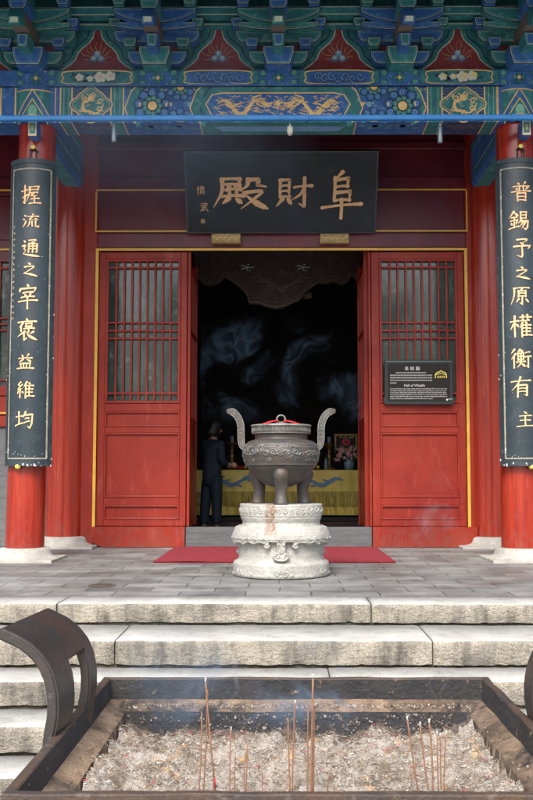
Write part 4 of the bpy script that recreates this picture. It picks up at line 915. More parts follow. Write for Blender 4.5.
# couplet boards on the outer columns
CB = [('握流通之宰褒益維均', [(195, 20.5, 31), (221, 16, 31), (248, 18.5, 31), (269.5, 15, 30), (296, 25, 28), (329.5, 22.5, 27), (362, 16, 25.5), (390, 18, 25.5), (420, 19, 24.5)], CXL, -1),
      ('普錫予之原權衡有主', [(192, 20, 521), (221, 20, 519), (248, 19.5, 522), (273, 14, 522), (296, 19, 520), (326, 22, 521), (358.5, 19.5, 521), (387, 20, 521), (419.5, 17, 525)], CXR, 1)]
BYc = 9.9; BR = .262; HA = radians(60)
bz0, bz1 = at(281, 466, 9.66)[1], at(281, 158.5, 9.66)[1]
colnames = ('left', 'right')
for text, rows, cx, side in CB:
    xa, xb = (at(26.6, 466, 9.7)[0], at(32.6, 158, 9.7)[0]) if side < 0 else (at(525.5, 466, 9.7)[0], at(519.3, 158, 9.7)[0])
    def cxz(z): return xa+(xb-xa)*(z-bz0)/(bz1-bz0)
    fn = lambda u, v, h: (cxz(v)+(BR+h)*sin(u/BR), BYc-(BR+h)*cos(u/BR), v)
    W = BR*HA
    lab = ('long black couplet board on the left column, gold characters starting with 握' if side < 0 else 'long black couplet board on the right column, cut by the frame, gold characters starting with 普')
    t = thing('couplet_board', lab, 'couplet board', (cxz(bz0), 9.64, bz0), 'pair of couplet boards on the front columns')
    b = MB(fn); N = 20
    def arc_plate(u0, u1, v0, v1, m, h0, h1, n=N):
        us = [u0+(u1-u0)*i/n for i in range(n+1)]
        vs = [fn(u, v0, h1) for u in us]+[fn(u, v1, h1) for u in us]+[fn(u, v0, h0) for u in us]+[fn(u, v1, h0) for u in us]; k = n+1
        fs = []
        for i in range(n): fs += [(i, i+1, k+i+1, k+i), (2*k+i, 3*k+i, 3*k+i+1, 2*k+i+1), (i, 2*k+i, 2*k+i+1, i+1), (k+i, k+i+1, 3*k+i+1, 3*k+i)]
        fs += [(0, k, 3*k, 2*k), (n, 2*k+n, 3*k+n, k+n)]
        b.add(vs, fs, m)
    arc_plate(-W, W, bz0, bz1, 'board_black', -.035, 0); b.build('board', t)
    b = MB(fn)
    arc_plate(-W, -W+.028, bz0, bz1, 'board_edge', .0005, .008, 2); arc_plate(W-.028, W, bz0, bz1, 'board_edge', .0005, .008, 2)
    arc_plate(-W+.028, W-.028, bz0, bz0+.04, 'board_edge', .0005, .008); arc_plate(-W+.028, W-.028, bz1-.05, bz1, 'board_edge', .0005, .008)
    b.build('frame', t)
    b = MB(fn)
    i0, j0, j1 = W-.062, bz0+.075, bz1-.105
    for u in (-i0, i0): b.rib([(u, j0), (u, j1)], .016, 'board_line', .003, .0)
    for v in (j0, j1): b.rib([(-i0+2*i0*k/16, v) for k in range(17)], .013, 'board_line', .0035, .0)
    for u in (-i0+.02, i0-.02): b.rib([(u, j0+.01), (u, j1-.01)], .004, 'paint_dark', .0015)
    b.build('inner_border', t)
    for ch, (y, hh, xm) in zip(text, rows):
        X, Z = at(xm, y, 9.645); s = hh*9.645/F; u = BR*math.asin(max(-.9, min(.9, (X-cxz(Z))/BR)))
        wch = s*(.98 if ch not in '之' else 1.0)
        wch = max(min(wch, .205), .165)
        b = MB(fn); glyph(b, ch, u, Z, wch, s, 'gold_text', .0005, .007, 8.6, 1); b.build('character', t)
    # small side inscription and flakes
    b = MB(fn); r = random.Random(5+side)
    us = -i0+.035
    for k in range(16):
        zz = (at(281, 226, 9.65)[1]-k*.062) if side < 0 else (at(281, 260, 9.65)[1]-k*.05)
        if side > 0: us = i0-.04
        for q in range(4):
            a = r.uniform(-.012, .012); c2 = r.uniform(-.012, .012); b.rib([(us+a, zz+r.uniform(-.012, .012)), (us+c2, zz+r.uniform(-.012, .012))], .0045, 'gold_text', .002+.0002*q)
    b.build('signature', t)
    b = MB(fn)
    for k in range(100):
        q = r.random()
        if q < .35: u, v = -i0+.012+r.uniform(-.004, .006), r.uniform(j0, j1)
        elif q < .7: u, v = i0-.012+r.uniform(-.006, .004), r.uniform(j0, j1)
        elif q < .85: u, v = r.uniform(-i0, i0), j0+r.uniform(0, .05)**1.0
        else: u, v = r.uniform(-W, W), r.uniform(bz0, bz1)
        s = r.uniform(.0012, .0042); b.poly([(u+s*r.uniform(.5, 1.2)*cos(a), v+s*1.6*r.uniform(.5, 1.2)*sin(a)) for a in (0, 1.2, 2.4, 3.6, 5)], 'chip_white', .0025)
    for k in range(16):
        u, v = r.uniform(-W, W) if k < 8 else r.choice((-W+.004, W-.006)), bz0+(r.uniform(0, .03) if k < 8 else r.uniform(0, 1.6)); s = r.uniform(.004, .010)
        b.poly([(u+s*cos(a), v+s*2*sin(a)*r.uniform(.4, 1)) for a in (0, 1.2, 2.4, 3.6, 5)], 'chip_white', .0088)
    b.build('paint_chips', t)
    # hook with gold button above, gold stud below
    b = MB(); X, Z = cxz(bz1)+(.01 if side < 0 else .01), at(281, 146, 9.66)[1]
    b.lathe([(0, 0), (.022, 0), (.024, .006), (.016, .014), (0, .016)], 'paint_yellow', (0, 0), 14)
    b.v = [(X+x, 9.68-z, Z+y) for x, y, z in b.v]
    b.tube([(X, 9.70, Z-.005), (X-.03, 9.69, Z-.05), (X-.035, 9.67, bz1-.03)], .007, 'paint_dark'); b.tube([(X, 9.70, Z-.005), (X+.03, 9.69, Z-.05), (X+.035, 9.67, bz1-.03)], .007, 'paint_dark')
    b.tube([(X-.04, 9.70, Z-.03), (X-.015, 9.68, Z-.015), (X+.015, 9.68, Z-.015), (X+.05, 9.70, Z-.045)], .006, 'paint_dark')
    b.build('hook', t)
    b = MB(); X = at(17.5, 466, 9.64)[0] if side < 0 else at(532, 466, 9.64)[0]
    b.lathe([(0, bz0-.03), (.02, bz0-.028), (.03, bz0-.01), (.028, bz0+.008), (.012, bz0+.02), (0, bz0+.021)], 'paint_yellow', (X, 9.66), 16); b.build('stud', t)

# information sign
sx0, sz0 = at(385, 404.5, 11.6); sx1, sz1 = at(452.5, 359.5, 11.6)
t = thing('information_sign', 'small dark information board with white writing fixed to the right door', 'sign', (sx0, 11.6, sz0))
b = MB(on_face(11.6)); b.bbox(sx0, sx1, 11.6, 11.64, sz0, sz1, 'sign_frame', .006)
b.bbox(sx0-.015, sx0+.03, 11.605, 11.66, sz0+.02, sz0+.09, 'sign_frame', .003); b.bbox(sx1-.03, sx1+.015, 11.605, 11.66, sz0+.02, sz0+.09, 'sign_frame', .003); b.build('board', t)
b = MB(on_face(11.6)); b.plate([(sx0+.035, sz0+.04), (sx1-.035, sz0+.04), (sx1-.035, sz1-.05), (sx0+.035, sz1-.05)], 'sign_face', 0, .004)
b.rib([(sx0+.012, sz1-.022), (sx1-.012, sz1-.022)], .005, 'lamp_grey', .002); b.build('face', t)
def text_into(mb, s, x, z, size, m, h, cx=False):
    cu = bpy.data.curves.new('t', 'FONT'); cu.body = s; cu.size = size; cu.align_x = 'CENTER' if cx else 'LEFT'; cu.resolution_u = 2
    ob = bpy.data.objects.new('t', cu); COL.objects.link(ob); bpy.context.view_layer.update()
    ev_ = ob.evaluated_get(bpy.context.evaluated_depsgraph_get()); me = ev_.to_mesh()
    mb.add([mb.fn(x+v.co.x, z+v.co.y, h) for v in me.vertices], [list(p.vertices) for p in me.polygons], m)
    ev_.to_mesh_clear(); bpy.data.objects.remove(ob); bpy.data.curves.remove(cu)
b = MB(on_face(11.6)); sw, shh = sx1-sx0, sz1-sz0
def SG(x, y): return (sx0+sw*(x-35)/445, sz1-shh*(y-25)/302)     # crop pixels of the sign
text_into(b, '阜 財 殿', SG(215, 97)[0], SG(0, 97)[1], .052, 'sign_white', .0055, True)
text_into(b, 'Hall of Wealth', SG(228, 207)[0], SG(0, 207)[1], .042, 'sign_white', .0055, True)
r = random.Random(3)
def marks(x0, x1, y, size, latin):
    X0, Z = SG(x0, y); X1 = SG(x1, y)[0]; x = X0
    while x < X1-size*.6:
        if latin:
            wl = min(r.randint(2, 8)*size*.5, X1-x)
            k = 0
            while k*size*.5 < wl-.001:
                xx = x+k*size*.5; b.rib([(xx, Z), (xx, Z+size*r.choice((.6, .6, .95)))], size*.17, 'sign_white', .0055); b.rib([(xx, Z+size*r.choice((.05, .3, .55))), (xx+size*.36, Z+size*r.choice((.05, .3, .55)))], size*.17, 'sign_white', .0058); k += 1
            x += wl+size*.45
        else:
            for q in range(3): b.rib([(x, Z+size*(.1+.38*q)), (x+size*.85, Z+size*(.1+.38*q))], size*.13, 'sign_white', .0055)
            for q in range(2): xx = x+size*r.uniform(.1, .8); b.rib([(xx, Z), (xx, Z+size)], size*.13, 'sign_white', .0058)
            x += size*1.12
marks(108, 305, 118, .014, False)
for y in (135, 152, 169): marks(70, 345, y, .014, False)
marks(70, 112, 187, .014, False)
for y in (225, 238, 251, 264, 277): marks(70, 440, y, .013, True)
marks(70, 350, 291, .013, True)
b.build('writing', t)
b = MB(on_face(11.6))
arc = [SG(365, 150), SG(366, 125), SG(378, 112), SG(392, 108), SG(402, 100), SG(412, 108), SG(428, 112), SG(437, 124), SG(438, 150)]
b.rib(arc, .011, 'paint_yellow', .0055); b.rib([SG(368, 128), SG(402, 118), SG(436, 128)], .008, 'paint_yellow', .0058)
for x in (385, 402, 420): b.rib([SG(x-5, 150), SG(x-4, 136), SG(x+4, 136), SG(x+5, 150)], .007, 'paint_yellow', .006)
b.build('emblem', t)
b = MB(on_face(11.6)); c_ = SG(440, 295); b.disk(c_, .012, 'sign_white', .0055, 10); b.rib([SG(448, 291), SG(472, 291)], .006, 'sign_white', .0055); b.build('emblem', t)

# red mat
mx0, mx1 = -1.25, 1.11; b = MB()
nx, ny2 = 40, 30; vs = []
for j in range(ny2+1):
    for i in range(nx+1):
        x = mx0+(mx1-mx0)*i/nx; y = 9.56+(11.60-9.56)*j/ny2; vs.append((x+.006*noise.noise((0, y*3, 1)), y+.008*noise.noise((x*3, 0, 2))*(j == 0), .006+.004*max(0, noise.noise((x*1.4, y*1.4, 5)))))
b.add(vs, [(j*(nx+1)+i, j*(nx+1)+i+1, (j+1)*(nx+1)+i+1, (j+1)*(nx+1)+i) for j in range(ny2) for i in range(nx)], 'red_mat', True)
edge = [(mx0, 9.56), (mx1, 9.56), (mx1, 11.6), (mx0, 11.6)]
b.box(mx0+.002, mx1-.002, 9.562, 11.6, -.001, .005, 'red_mat')
b.v = [(x, y, z+(.010*max(0, noise.noise((x*2.5, y*.8, 7)))+.004 if z > .0055 else 0)) for x, y, z in b.v]
o = b.build('door_mat', origin=((mx0+mx1)/2, 10.6, 0)); tag(o, 'crimson carpet mat lying on the paving before the threshold', 'mat')

dx_, dy_ = -1.385, 7.62
b = MB(); b.lathe([(0, .001), (.105, .001), (.105, .004), (.098, .006), (.094, .003), (0, .003)], 'moss_gap', (dx_, dy_), 32)
for k in range(-3, 4): w_ = math.sqrt(.085**2-(k*.024)**2); b.box(dx_-w_, dx_+w_, dy_+k*.024-.005, dy_+k*.024+.005, .003, .0065, 'trough_iron')
o = b.build('drain_cover', origin=(dx_, dy_, 0)); tag(o, 'small round iron drain cover let into the paving left of the pedestal', 'drain cover')

# ================================================================== CENSER AND PEDESTAL
def swirls(cs, pitch):
    """height of carved scrolls round a list of centres (u, z, radius, turn)"""
    def f(u, z):
        best = 0
        for cu, cz_, cr, sg in cs:
            du = u-cu; dz_ = z-cz_; d = math.hypot(du, dz_)
            if d < cr*1.15:
                a = math.atan2(dz_, du); v = max(0, cos(2*pi*d/pitch-sg*a))**.6*min(1, (cr*1.15-d)/(cr*.35))
                best = max(best, v)
        return best
    return f
def lathe_relief(mb, prof, m, c, relief, na, step, R0):
    P_ = []
    for i in range(len(prof)-1):
        (r0, z0), (r1, z1) = prof[i], prof[i+1]; k_ = max(1, int(math.hypot(r1-r0, z1-z0)/step))
        P_ += [(r0+(r1-r0)*j/k_, z0+(z1-z0)*j/k_) for j in range(k_)]
    P_.append(prof[-1]); vs = []
    for r_, z in P_:
        for i in range(na):
            a = 2*pi*i/na; rr = max(0, r_+(relief(a*R0, z, a) if r_ > .08 else 0)); vs.append((c[0]+rr*sin(a), c[1]-rr*cos(a), z))
    mb.add(vs, [(j*na+i, j*na+(i+1) % na, (j+1)*na+(i+1) % na, (j+1)*na+i) for j in range(len(P_)-1) for i in range(na)], m, True)
PC = (-.005, 8.43)
def ZP(y, Y=8.43): return at(281, y, Y)[1]
ped = thing('stone_pedestal', 'round white carved stone pedestal with rust stain carrying the bronze censer', 'pedestal', (PC[0], PC[1], 0))
topz = ZP(505.0, 8.09)
def zq(y, r=.4): return ZP(495+y*.2158, 8.43-r)
octo = lambda a, z: 1-.018*abs(sin(3*a+pi/2))
b = MB()
prof = [(0, .004), (.40, .004), (.408, .02), (.408, zq(345)), (.402, zq(325)), (.385, zq(318)), (.375, zq(300)), (.372, zq(240)), (.380, zq(215)), (.40, zq(208)), (.407, zq(190)), (.405, zq(172)), (.385, zq(157)), (.36, zq(150)), (.335, zq(148, .35)), (.330, zq(132, .34)), (.338, zq(126, .34)), (.345, zq(112, .34)), (.345, zq(104, .35)), (.35, zq(98, .35)), (.352, zq(60, .35)), (.350, zq(46, .35)), (.342, topz), (0, topz+.001)]
R4 = .40; C4 = 2*pi*R4
def fold_(u):          # three repeats round the stone, tongue facing the viewer
    p_ = C4/3; return (u+p_/2) % p_-p_/2
top_sc = [(-.39+.0605*k_, zq(78), .026, 1 if k_ % 2 else -1) for k_ in range(14)]
col_sc = [(-.035, zq(284), .026, 1), (.035, zq(284), .026, -1), (0, zq(262), .024, 1), (-.028, zq(238), .022, -1), (.03, zq(232), .024, 1), (-.01, zq(210), .022, 1)]+[(s_*(.14+.075*k_), zq(212)-.004*(k_ % 2), .024, s_) for s_ in (-1, 1) for k_ in range(4)]
bas_sc = [(-.035, zq(366), .026, 1), (.035, zq(366), .026, -1), (0, zq(356), .022, 1), (-.09, zq(380), .016, 1), (.09, zq(380), .016, -1), (.39, zq(366), .026, 1), (-.39, zq(366), .026, -1), (.25, zq(380), .02, 1), (-.25, zq(380), .02, -1)]
f_top, f_col, f_bas = swirls(top_sc, .020), swirls(col_sc, .019), swirls(bas_sc, .018)
def hem_d(u, z):       # signed depth inside the carved cloth: scalloped hem, neck and bulb of the tongue
    a = abs(u); h0 = zq(236)+.016*abs(sin(a*27))-.006*(a > .3)-.03*max(0, 1-abs(a-.135)/.03)*0
    d1 = z-h0 if a > .10 else min(z-zq(222), 1)
    d2 = min(.040-a, z-zq(292)); d3 = (1-math.hypot(a/.078, (z-zq(288))/.040))*.04
    d4 = (1-math.hypot((a-.118)/.030, (z-zq(240))/.022))*.022
    return max(d1, d2, d3, d4)
def prel(u, z, a):
    u = fold_(u); nz0 = .003*noise.noise((cos(a)*4, sin(a)*4, z*12))+.0016*noise.noise((cos(a)*14, sin(a)*14, z*40)); d = nz0
    if zq(98) <= z <= zq(58): d += .009*f_top(u, z)-.003
    if zq(150) >= z > 0 and z > zq(316):
        hd = hem_d(u, z); lift = max(0, min(1, hd/.006))
        if z < zq(172): d += lift*(.046 if z < zq(208) else .046*(zq(172)-z)/(zq(172)-zq(208)))
        if .002 < hd < .012 and z < zq(205): d += .007
        d += .010*f_col(u, z)*lift
    if zq(392) < z < zq(330): d += .010*f_bas(u, z)
    return d-.010*abs(sin(1.5*a+pi/2))*0
prof = [(0, .004), (.40, .004), (.408, .02), (.408, zq(332)), (.402, zq(325)), (.385, zq(318)), (.366, zq(312)), (.360, zq(300)), (.360, zq(240)), (.366, zq(215)), (.374, zq(208)), (.392, zq(190)), (.403, zq(172)), (.392, zq(158)), (.36, zq(150)), (.335, zq(148, .35)), (.328, zq(132, .34)), (.334, zq(126, .34)), (.345, zq(112, .34)), (.345, zq(104, .35)), (.352, zq(98, .35)), (.354, zq(60, .35)), (.350, zq(46, .35)), (.342, topz), (0, topz+.001)]
lathe_relief(b, prof, 'marble_body', PC, prel, 640, .005, R4)
b.build('body', ped)
def cf(R): return lambda u, v, h: (PC[0]+(R+h)*sin(u/R), PC[1]-(R+h)*cos(u/R), v)
cen = thing('bronze_censer', 'dark round bronze censer with lid, three legs and two tall curved handles', 'censer', (PC[0], PC[1], topz))
def zc(y, r=.25): return ZP(400+y*.2158, 8.43-r*.0)
base = topz-zc(475)                               # make the feet stand on the stone
def zc2(y): return topz+(475-y)/(475-116)*(ZP(425)-topz)
b = MB()
prof = [(0, zc2(402)), (.05, zc2(400)), (.095, zc2(394)), (.14, zc2(383)), (.18, zc2(368)), (.215, zc2(350)), (.245, zc2(331)), (.268, zc2(315)), (.280, zc2(304)), (.283, zc2(301)), (.293, zc2(299)), (.296, zc2(293)), (.303, zc2(275)), (.309, zc2(252)), (.309, zc2(236)), (.303, zc2(218)), (.290, zc2(204)), (.268, zc2(193)), (.24, zc2(187)), (.226, zc2(184)), (.222, zc2(178)), (.222, zc2(162)), (.228, zc2(159)), (.245, zc2(158)), (.246, zc2(126)), (.25, zc2(122)), (.25, zc2(118)), (.22, zc2(117))]
CI = 2*pi*.3; rs_ = random.Random(6); cs = []
for k_ in range(34):
    u0 = -CI/2+CI*(k_+rs_.uniform(-.2, .2))/34; cs.append((u0, zc2(rs_.uniform(225, 268)), rs_.uniform(.022, .036), rs_.choice((1, -1))))
for k_ in range(60): cs.append((-CI/2+CI*k_/60, zc2(rs_.choice((212, 278, 245))+rs_.uniform(-6, 6)), rs_.uniform(.011, .019), rs_.choice((1, -1))))
sf = swirls(cs, .0145)
def rel(u, z, a):
    if z < zc2(290) or z > zc2(205): return 0
    u = (u+CI/2) % CI-CI/2
    w_ = abs(sin(u*34+2*sin(u*9)+z*60)); return max(.010*sf(u, z), .008*max(0, 1-abs(z-zc2(245)-.016*sin(u*22+sin(u*7)*2))/.009))*(1 if zc2(286) < z < zc2(208) else .5)
prof = [(r_*(1.055 if z_ < zc2(186) else 1.02), z_) for r_, z_ in prof]; lathe_relief(b, prof, 'iron_cast', PC, rel, 480, .005, .3); b.build('bowl', cen)
b = MB(); b.lathe([(.262, zc2(123)), (.262, zc2(118)), (.255, zc2(116)), (.18, zc2(114)), (.10, zc2(110)), (.05, zc2(106)), (.035, zc2(101)), (0, zc2(100))], 'iron_relief', PC, 60); lid = b.build('lid', cen)
zl = zc2(90); b = MB(); b.tube([(PC[0]+.036*sin(a), PC[1], zl+.0+.036*cos(a)) for a in [2*pi*i/20 for i in range(21)]], .007, 'iron_relief'); b.build('ring', lid)
b = MB(); 
for sgx in (-1, 1):
    for q in range(2):
        n = 14; vs = []
        for i in range(n+1):
            t_ = i/n; x = PC[0]+sgx*(.02+.17*t_); z = zc2(104)-.016*t_+.012*sin(pi*t_*1.4+q)*(1-t_*.3); yv = PC[1]-.05-.05*q*t_-.02*sin(5*t_); w_ = .018+.016*sin(pi*t_)
            vs += [(x, yv-w_, z-.004), (x, yv+w_, z+.006), (x, yv+w_, z+.009), (x, yv-w_, z-.001)]
        b.add(vs, [(i*4+k, i*4+(k+1) % 4, (i+1)*4+(k+1) % 4, (i+1)*4+k) for i in range(n) for k in range(4)], 'ribbon_red', True)
b.build('ribbon', lid)
b = MB(cf(.2515))                                 # meander on the rim
for i in range(60):
    u = -.74+i*.025; z0_, z1_ = zc2(150), zc2(130)
    b.rib([(u, z0_), (u, z1_), (u+.017, z1_), (u+.017, z0_+.008), (u+.008, z0_+.008), (u+.008, z1_-.012)], .0035, 'iron_relief', .004, -.001)
for zz in (zc2(155), zc2(125)): b.rib([(-.75+1.5*k/60, zz) for k in range(61)], .004, 'iron_relief', .004, -.001)
b.build('rim_meander', cen)
for ang in (-pi/2, pi/6, 5*pi/6):
    b = MB(); rad_ = .235; lx = PC[0]+rad_*cos(ang)*(.98 if ang > 0 else 1); ly = PC[1]+rad_*sin(ang)
    pts = []; rs = []
    for t_, r_, o_ in ((0, .02, .02), (.06, .055, .02), (.16, .07, .018), (.3, .066, .006), (.5, .054, -.012), (.7, .048, -.014), (.85, .050, -.006), (.94, .056, 0), (.97, .062, 0), (1, .062, 0)):
        zz = zc2(310)+(topz+.002-zc2(310))*t_; pts.append((lx+o_*cos(ang), ly+o_*sin(ang), zz)); rs.append(r_)
    b.tube(pts, rs, 'iron', 20); b.build('leg', cen)
# handles
def handle(sg):
    cl = [(112, 214), (100, 222), (89, 212), (84, 190), (83, 155), (82, 122), (74, 92), (60, 70), (42, 56), (16, 52)]
    q = smooth([((268-x)*.2158*8.43/F*-1*-1, zc2(y)) for x, y in cl], 4)
    q = [(PC[0]+sg*x, z) for x, z in q]; n = len(q); wd = [.036+.026*min(1, i/(n*.35)) for i in range(n)]; wd = [w_*(1-.75*max(0, (i/n-.88)/.12)) for i, w_ in enumerate(wd)]
    b = MB(on_face(PC[1]-.028)); b.rib(q, wd, 'iron', 0, -.056)
    b2 = MB(on_face(PC[1]+.028)); b2.rib(q, wd, 'iron', 0); b.add(b2.v, b2.f, 'iron'); 
    hnd = b.build('handle', cen)
    b = MB(on_face(PC[1]-.028)); V = [Vector(p) for p in q]
    for s in (-1, 1):
        L = []
        for i in range(2, n-3):
            t_ = (V[i+1]-V[i-1]).normalized(); L.append(tuple(V[i]+Vector((-t_.y, t_.x))*s*(wd[i]*.42)))
        b.rib(L, .005, 'iron_relief', .004, -.001)
    for i in range(4, n-5, 2):
        t_ = (V[i+1]-V[i-1]).normalized(); nn_ = Vector((-t_.y, t_.x)); s = .012
        b.rib([tuple(V[i]+t_*s*a+nn_*s*c) for a, c in ((-.8, -1), (.8, -1), (.8, .9), (-.3, .9), (-.3, -.2), (.3, -.2))], .0035, 'iron_relief', .003, -.001)
    b.build('meander', hnd)
handle(-1); handle(1)

# ================================================================== INSIDE THE HALL
# altar table, cloth
AY = 16.0
ax0, ax1 = at(188, 500, AY)[0], at(372, 500, AY)[0]; az = at(281, 470, AY)[1]
t = thing('altar_table', 'long dark altar table at the back of the hall under a yellow cloth', 'table', (0, AY, .02))
b = MB(); b.bbox(ax0, ax1, AY+.02, AY+.9, az-.06, az-.006, 'altar_wood'); b.build('tabletop', t)
for x in (ax0+.06, ax1-.14):
    for y in (AY+.08, AY+.78): b = MB(); b.bbox(x, x+.08, y, y+.08, .07, az-.06, 'altar_wood'); b.build('leg', t)
b = MB(); b.bbox(ax0-.02, ax1+.02, AY-.15, AY+.9, .021, .10, 'altar_wood'); b.bbox(ax0, ax1, AY-.08, AY+.9, .101, .17, 'dark_wood'); b.build('base', t)
b = MB(); nx, nz2 = 240, 14; zlo = at(281, 515, AY)[1]
def fold(x, k, z): return AY-.04-.016*k*sin(x*38+3*noise.noise((x*2, 0, 1))+z*6)-.030*k*noise.noise((x*7+z*5, z*2, 3))
def curtain(mb, z_hi, z_lo, m, y_off, kk, fn_=None):
    vs = [(ax0+(ax1-ax0)*i/nx, fold(ax0+(ax1-ax0)*i/nx, (kk*j/nz2), z_hi+(z_lo-z_hi)*j/nz2)+y_off, z_hi+(z_lo-z_hi)*j/nz2) for i in range(nx+1) for j in range(nz2+1)]
    mb.add(vs, [(i*(nz2+1)+j, i*(nz2+1)+j+1, (i+1)*(nz2+1)+j+1, (i+1)*(nz2+1)+j) for i in range(nx) for j in range(nz2)], m, True)
curtain(b, az, zlo, 'cloth_yellow', 0, 1); b.box(ax0, ax1, AY-.03, AY+.9, az-.004, az, 'cloth_yellow')
cl = b.build('altar_cloth', origin=(0, AY, az)); tag(cl, 'yellow satin altar cloth with blue dragons and a fringe, draped over the altar table', 'cloth')
b = MB(); curtain(b, at(281, 491.5, AY)[1], at(281, 506, AY)[1], 'cloth_fringe', -.03, 1.2); b.build('fringe', cl)
b = MB(lambda u, v, h: (u, AY-.06-h, v))
for s, x in ((1, 231), (-1, 322)):
    X, Z = at(x, 481, AY); dragon(b, X-s*.0-.35*s, X+.40*s, Z, .06, 'cloth_blue', .002, w=.06)
X, Z = at(281, 481, AY); b.disk((X, Z), .07, 'ribbon_red', .002)
b.build('embroidery', cl)
# objects on the altar
def flowers(x, y, wd, ht, n, seed, lab, nm='flower_arrangement'):
    X, Z = at(x, y, AY+.25); t = thing(nm, lab, 'flowers', (X, AY+.25, az)); r = random.Random(seed)
    b = MB(); b.lathe([(0, az), (.06, az), (.08, az+.05), (.09, az+.12), (.05, az+.16), (.06, az+.18)], 'porcelain', (X, AY+.25), 20); b.build('vase', t)
    b = MB()
    for i in range(n):
        px_, pz_, py_ = X+r.gauss(0, wd*.4), az+.16+abs(r.gauss(ht*.45, ht*.28)), AY+.25+r.gauss(0, .08)
        k_ = r.random(); s = r.uniform(.025, .045)
        for q in range(5):
            a = q*1.257+r.random(); e = r.uniform(-.3, .5)
            c0 = Vector((px_, py_, pz_)); d_ = Vector((cos(a), -.5+e*.5, sin(a)))*s; w_ = Vector((-sin(a), 0, cos(a)))*s*.45
            b.add([c0[:], (c0+d_*.6+w_)[:], (c0+d_*1.1)[:], (c0+d_*.6-w_)[:]], [(0, 1, 2, 3)], 'petal_pink')
    b.build('blossom', t)
    b = MB()
    for i in range(n*2):
        px_, pz_, py_ = X+r.gauss(0, wd*.42), az+.14+abs(r.gauss(ht*.4, ht*.28)), AY+.27+r.gauss(0, .08); a = r.uniform(0, 6.28); s = r.uniform(.04, .07)
        d_ = Vector((cos(a)*s, r.uniform(-.03, .03), sin(a)*s)); w_ = Vector((-sin(a), .3, cos(a)))*s*.25; c0 = Vector((px_, py_, pz_))
        b.add([c0[:], (c0+d_*.5+w_)[:], (c0+d_)[:], (c0+d_*.5-w_)[:]], [(0, 1, 2, 3)], 'leaf')
    b.build('foliage', t)
flowers(349, 460, .34, .22, 26, 2, 'pink flower arrangement at the right end of the altar')
def candlestick(x, ytop, lab):
    X, Z = at(x, ytop, AY+.3); h_ = Z-az; t = thing('candlestick', lab, 'candlestick', (X, AY+.3, az), 'candlesticks on the altar')
    b = MB(); b.lathe([(0, az), (.09, az), (.095, az+.03), (.05, az+.06), (.03, az+.12), (.05, az+h_*.35), (.06, az+h_*.42), (.025, az+h_*.5), (.03, az+h_*.7), (.09, az+h_*.78), (.10, az+h_*.8), (.03, az+h_*.82)], 'bronze', (X, AY+.3), 20); b.build('stand', t)
    b = MB(); b.lathe([(0, az+h_*.8), (.03, az+h_*.8), (.03, Z), (0, Z)], 'porcelain', (X, AY+.3), 14); b.build('candle', t)
candlestick(232, 436, 'bronze candlestick on the altar beside the standing person'); candlestick(329, 437, 'bronze candlestick on the altar right of the censer handle')
X, Z = at(326, 458, AY+.1); b = MB(); b.lathe([(0, az), (.03, az), (.034, az+.08), (.03, az+.14), (.014, az+.17), (.014, az+.2), (0, az+.2)], 'porcelain', (X, AY+.15), 14)
o = b.build('bottle', origin=(X, AY+.15, az)); tag(o, 'small pale glass bottle standing before the right candlestick', 'bottle')
for i, (x, m, lab) in enumerate(((313, 'orange', 'heap of orange fruit lying by the right side of the censer'), (240, 'ribbon_red', 'tray of red wrapped offerings beside the person'), (256, 'orange', 'tray of orange fruit left of the censer on the altar'))):
    X, Z = at(x, 468, AY+.1); t = thing('offering_tray', lab, 'offerings', (X, AY+.1, az), 'offering trays on the altar'); r = random.Random(i)
    b = MB(); b.lathe([(0, az+.002), (.12, az+.004), (.17, az+.025), (.16, az+.02), (0, az+.012)], 'bronze', (X, AY+.15), 20); b.build('tray', t)
    for k in range(6):
        a = k; rr_ = .028; cx_, cy_ = X+.085*cos(a), AY+.15+.07*sin(a); b = MB(); b.lathe([(rr_*sin(pi*j/8), az+.02+rr_-rr_*cos(pi*j/8)) for j in range(9)], m if k % 3 else 'paint_yellow', (cx_, cy_), 12); b.build('fruit', t)
# framed lantern screen with lights
X, Z = at(346, 442, AY+.6); t = thing('framed_ornament', 'dark framed ornament with a red blossom design standing on the altar', 'ornament', (X, AY+.6, az))
b = MB(on_face(AY+.6)); 
for (a0, a1, c0, c1) in ((-.2, .2, -.14, -.10), (-.2, .2, .10, .14), (-.2, -.16, -.1, .1), (.16, .2, -.1, .1)): b.bbox(X+a0, X+a1, AY+.6, AY+.66, Z+c0, Z+c1, 'bronze')
b.box(X-.16, X+.16, AY+.63, AY+.64, Z-.1, Z+.1, 'dark_wood'); b.box(X-.03, X+.03, AY+.61, AY+.67, az, Z-.14, 'dark_wood'); b.build('frame', t)
b = MB(on_face(AY+.625)); r = random.Random(2)
for k in range(10): a = k*.628; b.disk((X+.05*cos(a), Z+.04*sin(a)), .024, 'ribbon_red', .001+.0003*k, 8)
for k in range(24): b.disk((X+r.uniform(-.15, .15), Z+r.choice((-1, 1))*r.uniform(.06, .095)), .009, 'paint_white', .003, 6)
b.build('design', t)
X, Z = at(359.5, 456, AY+.1); b = MB(); b.bbox(X-.03, X+.05, AY+.1, AY+.14, az, Z+.12, 'gold_line'); o = b.build('tablet', origin=(X, AY+.1, az)); tag(o, 'small yellow upright tablet at the far right end of the altar', 'tablet')
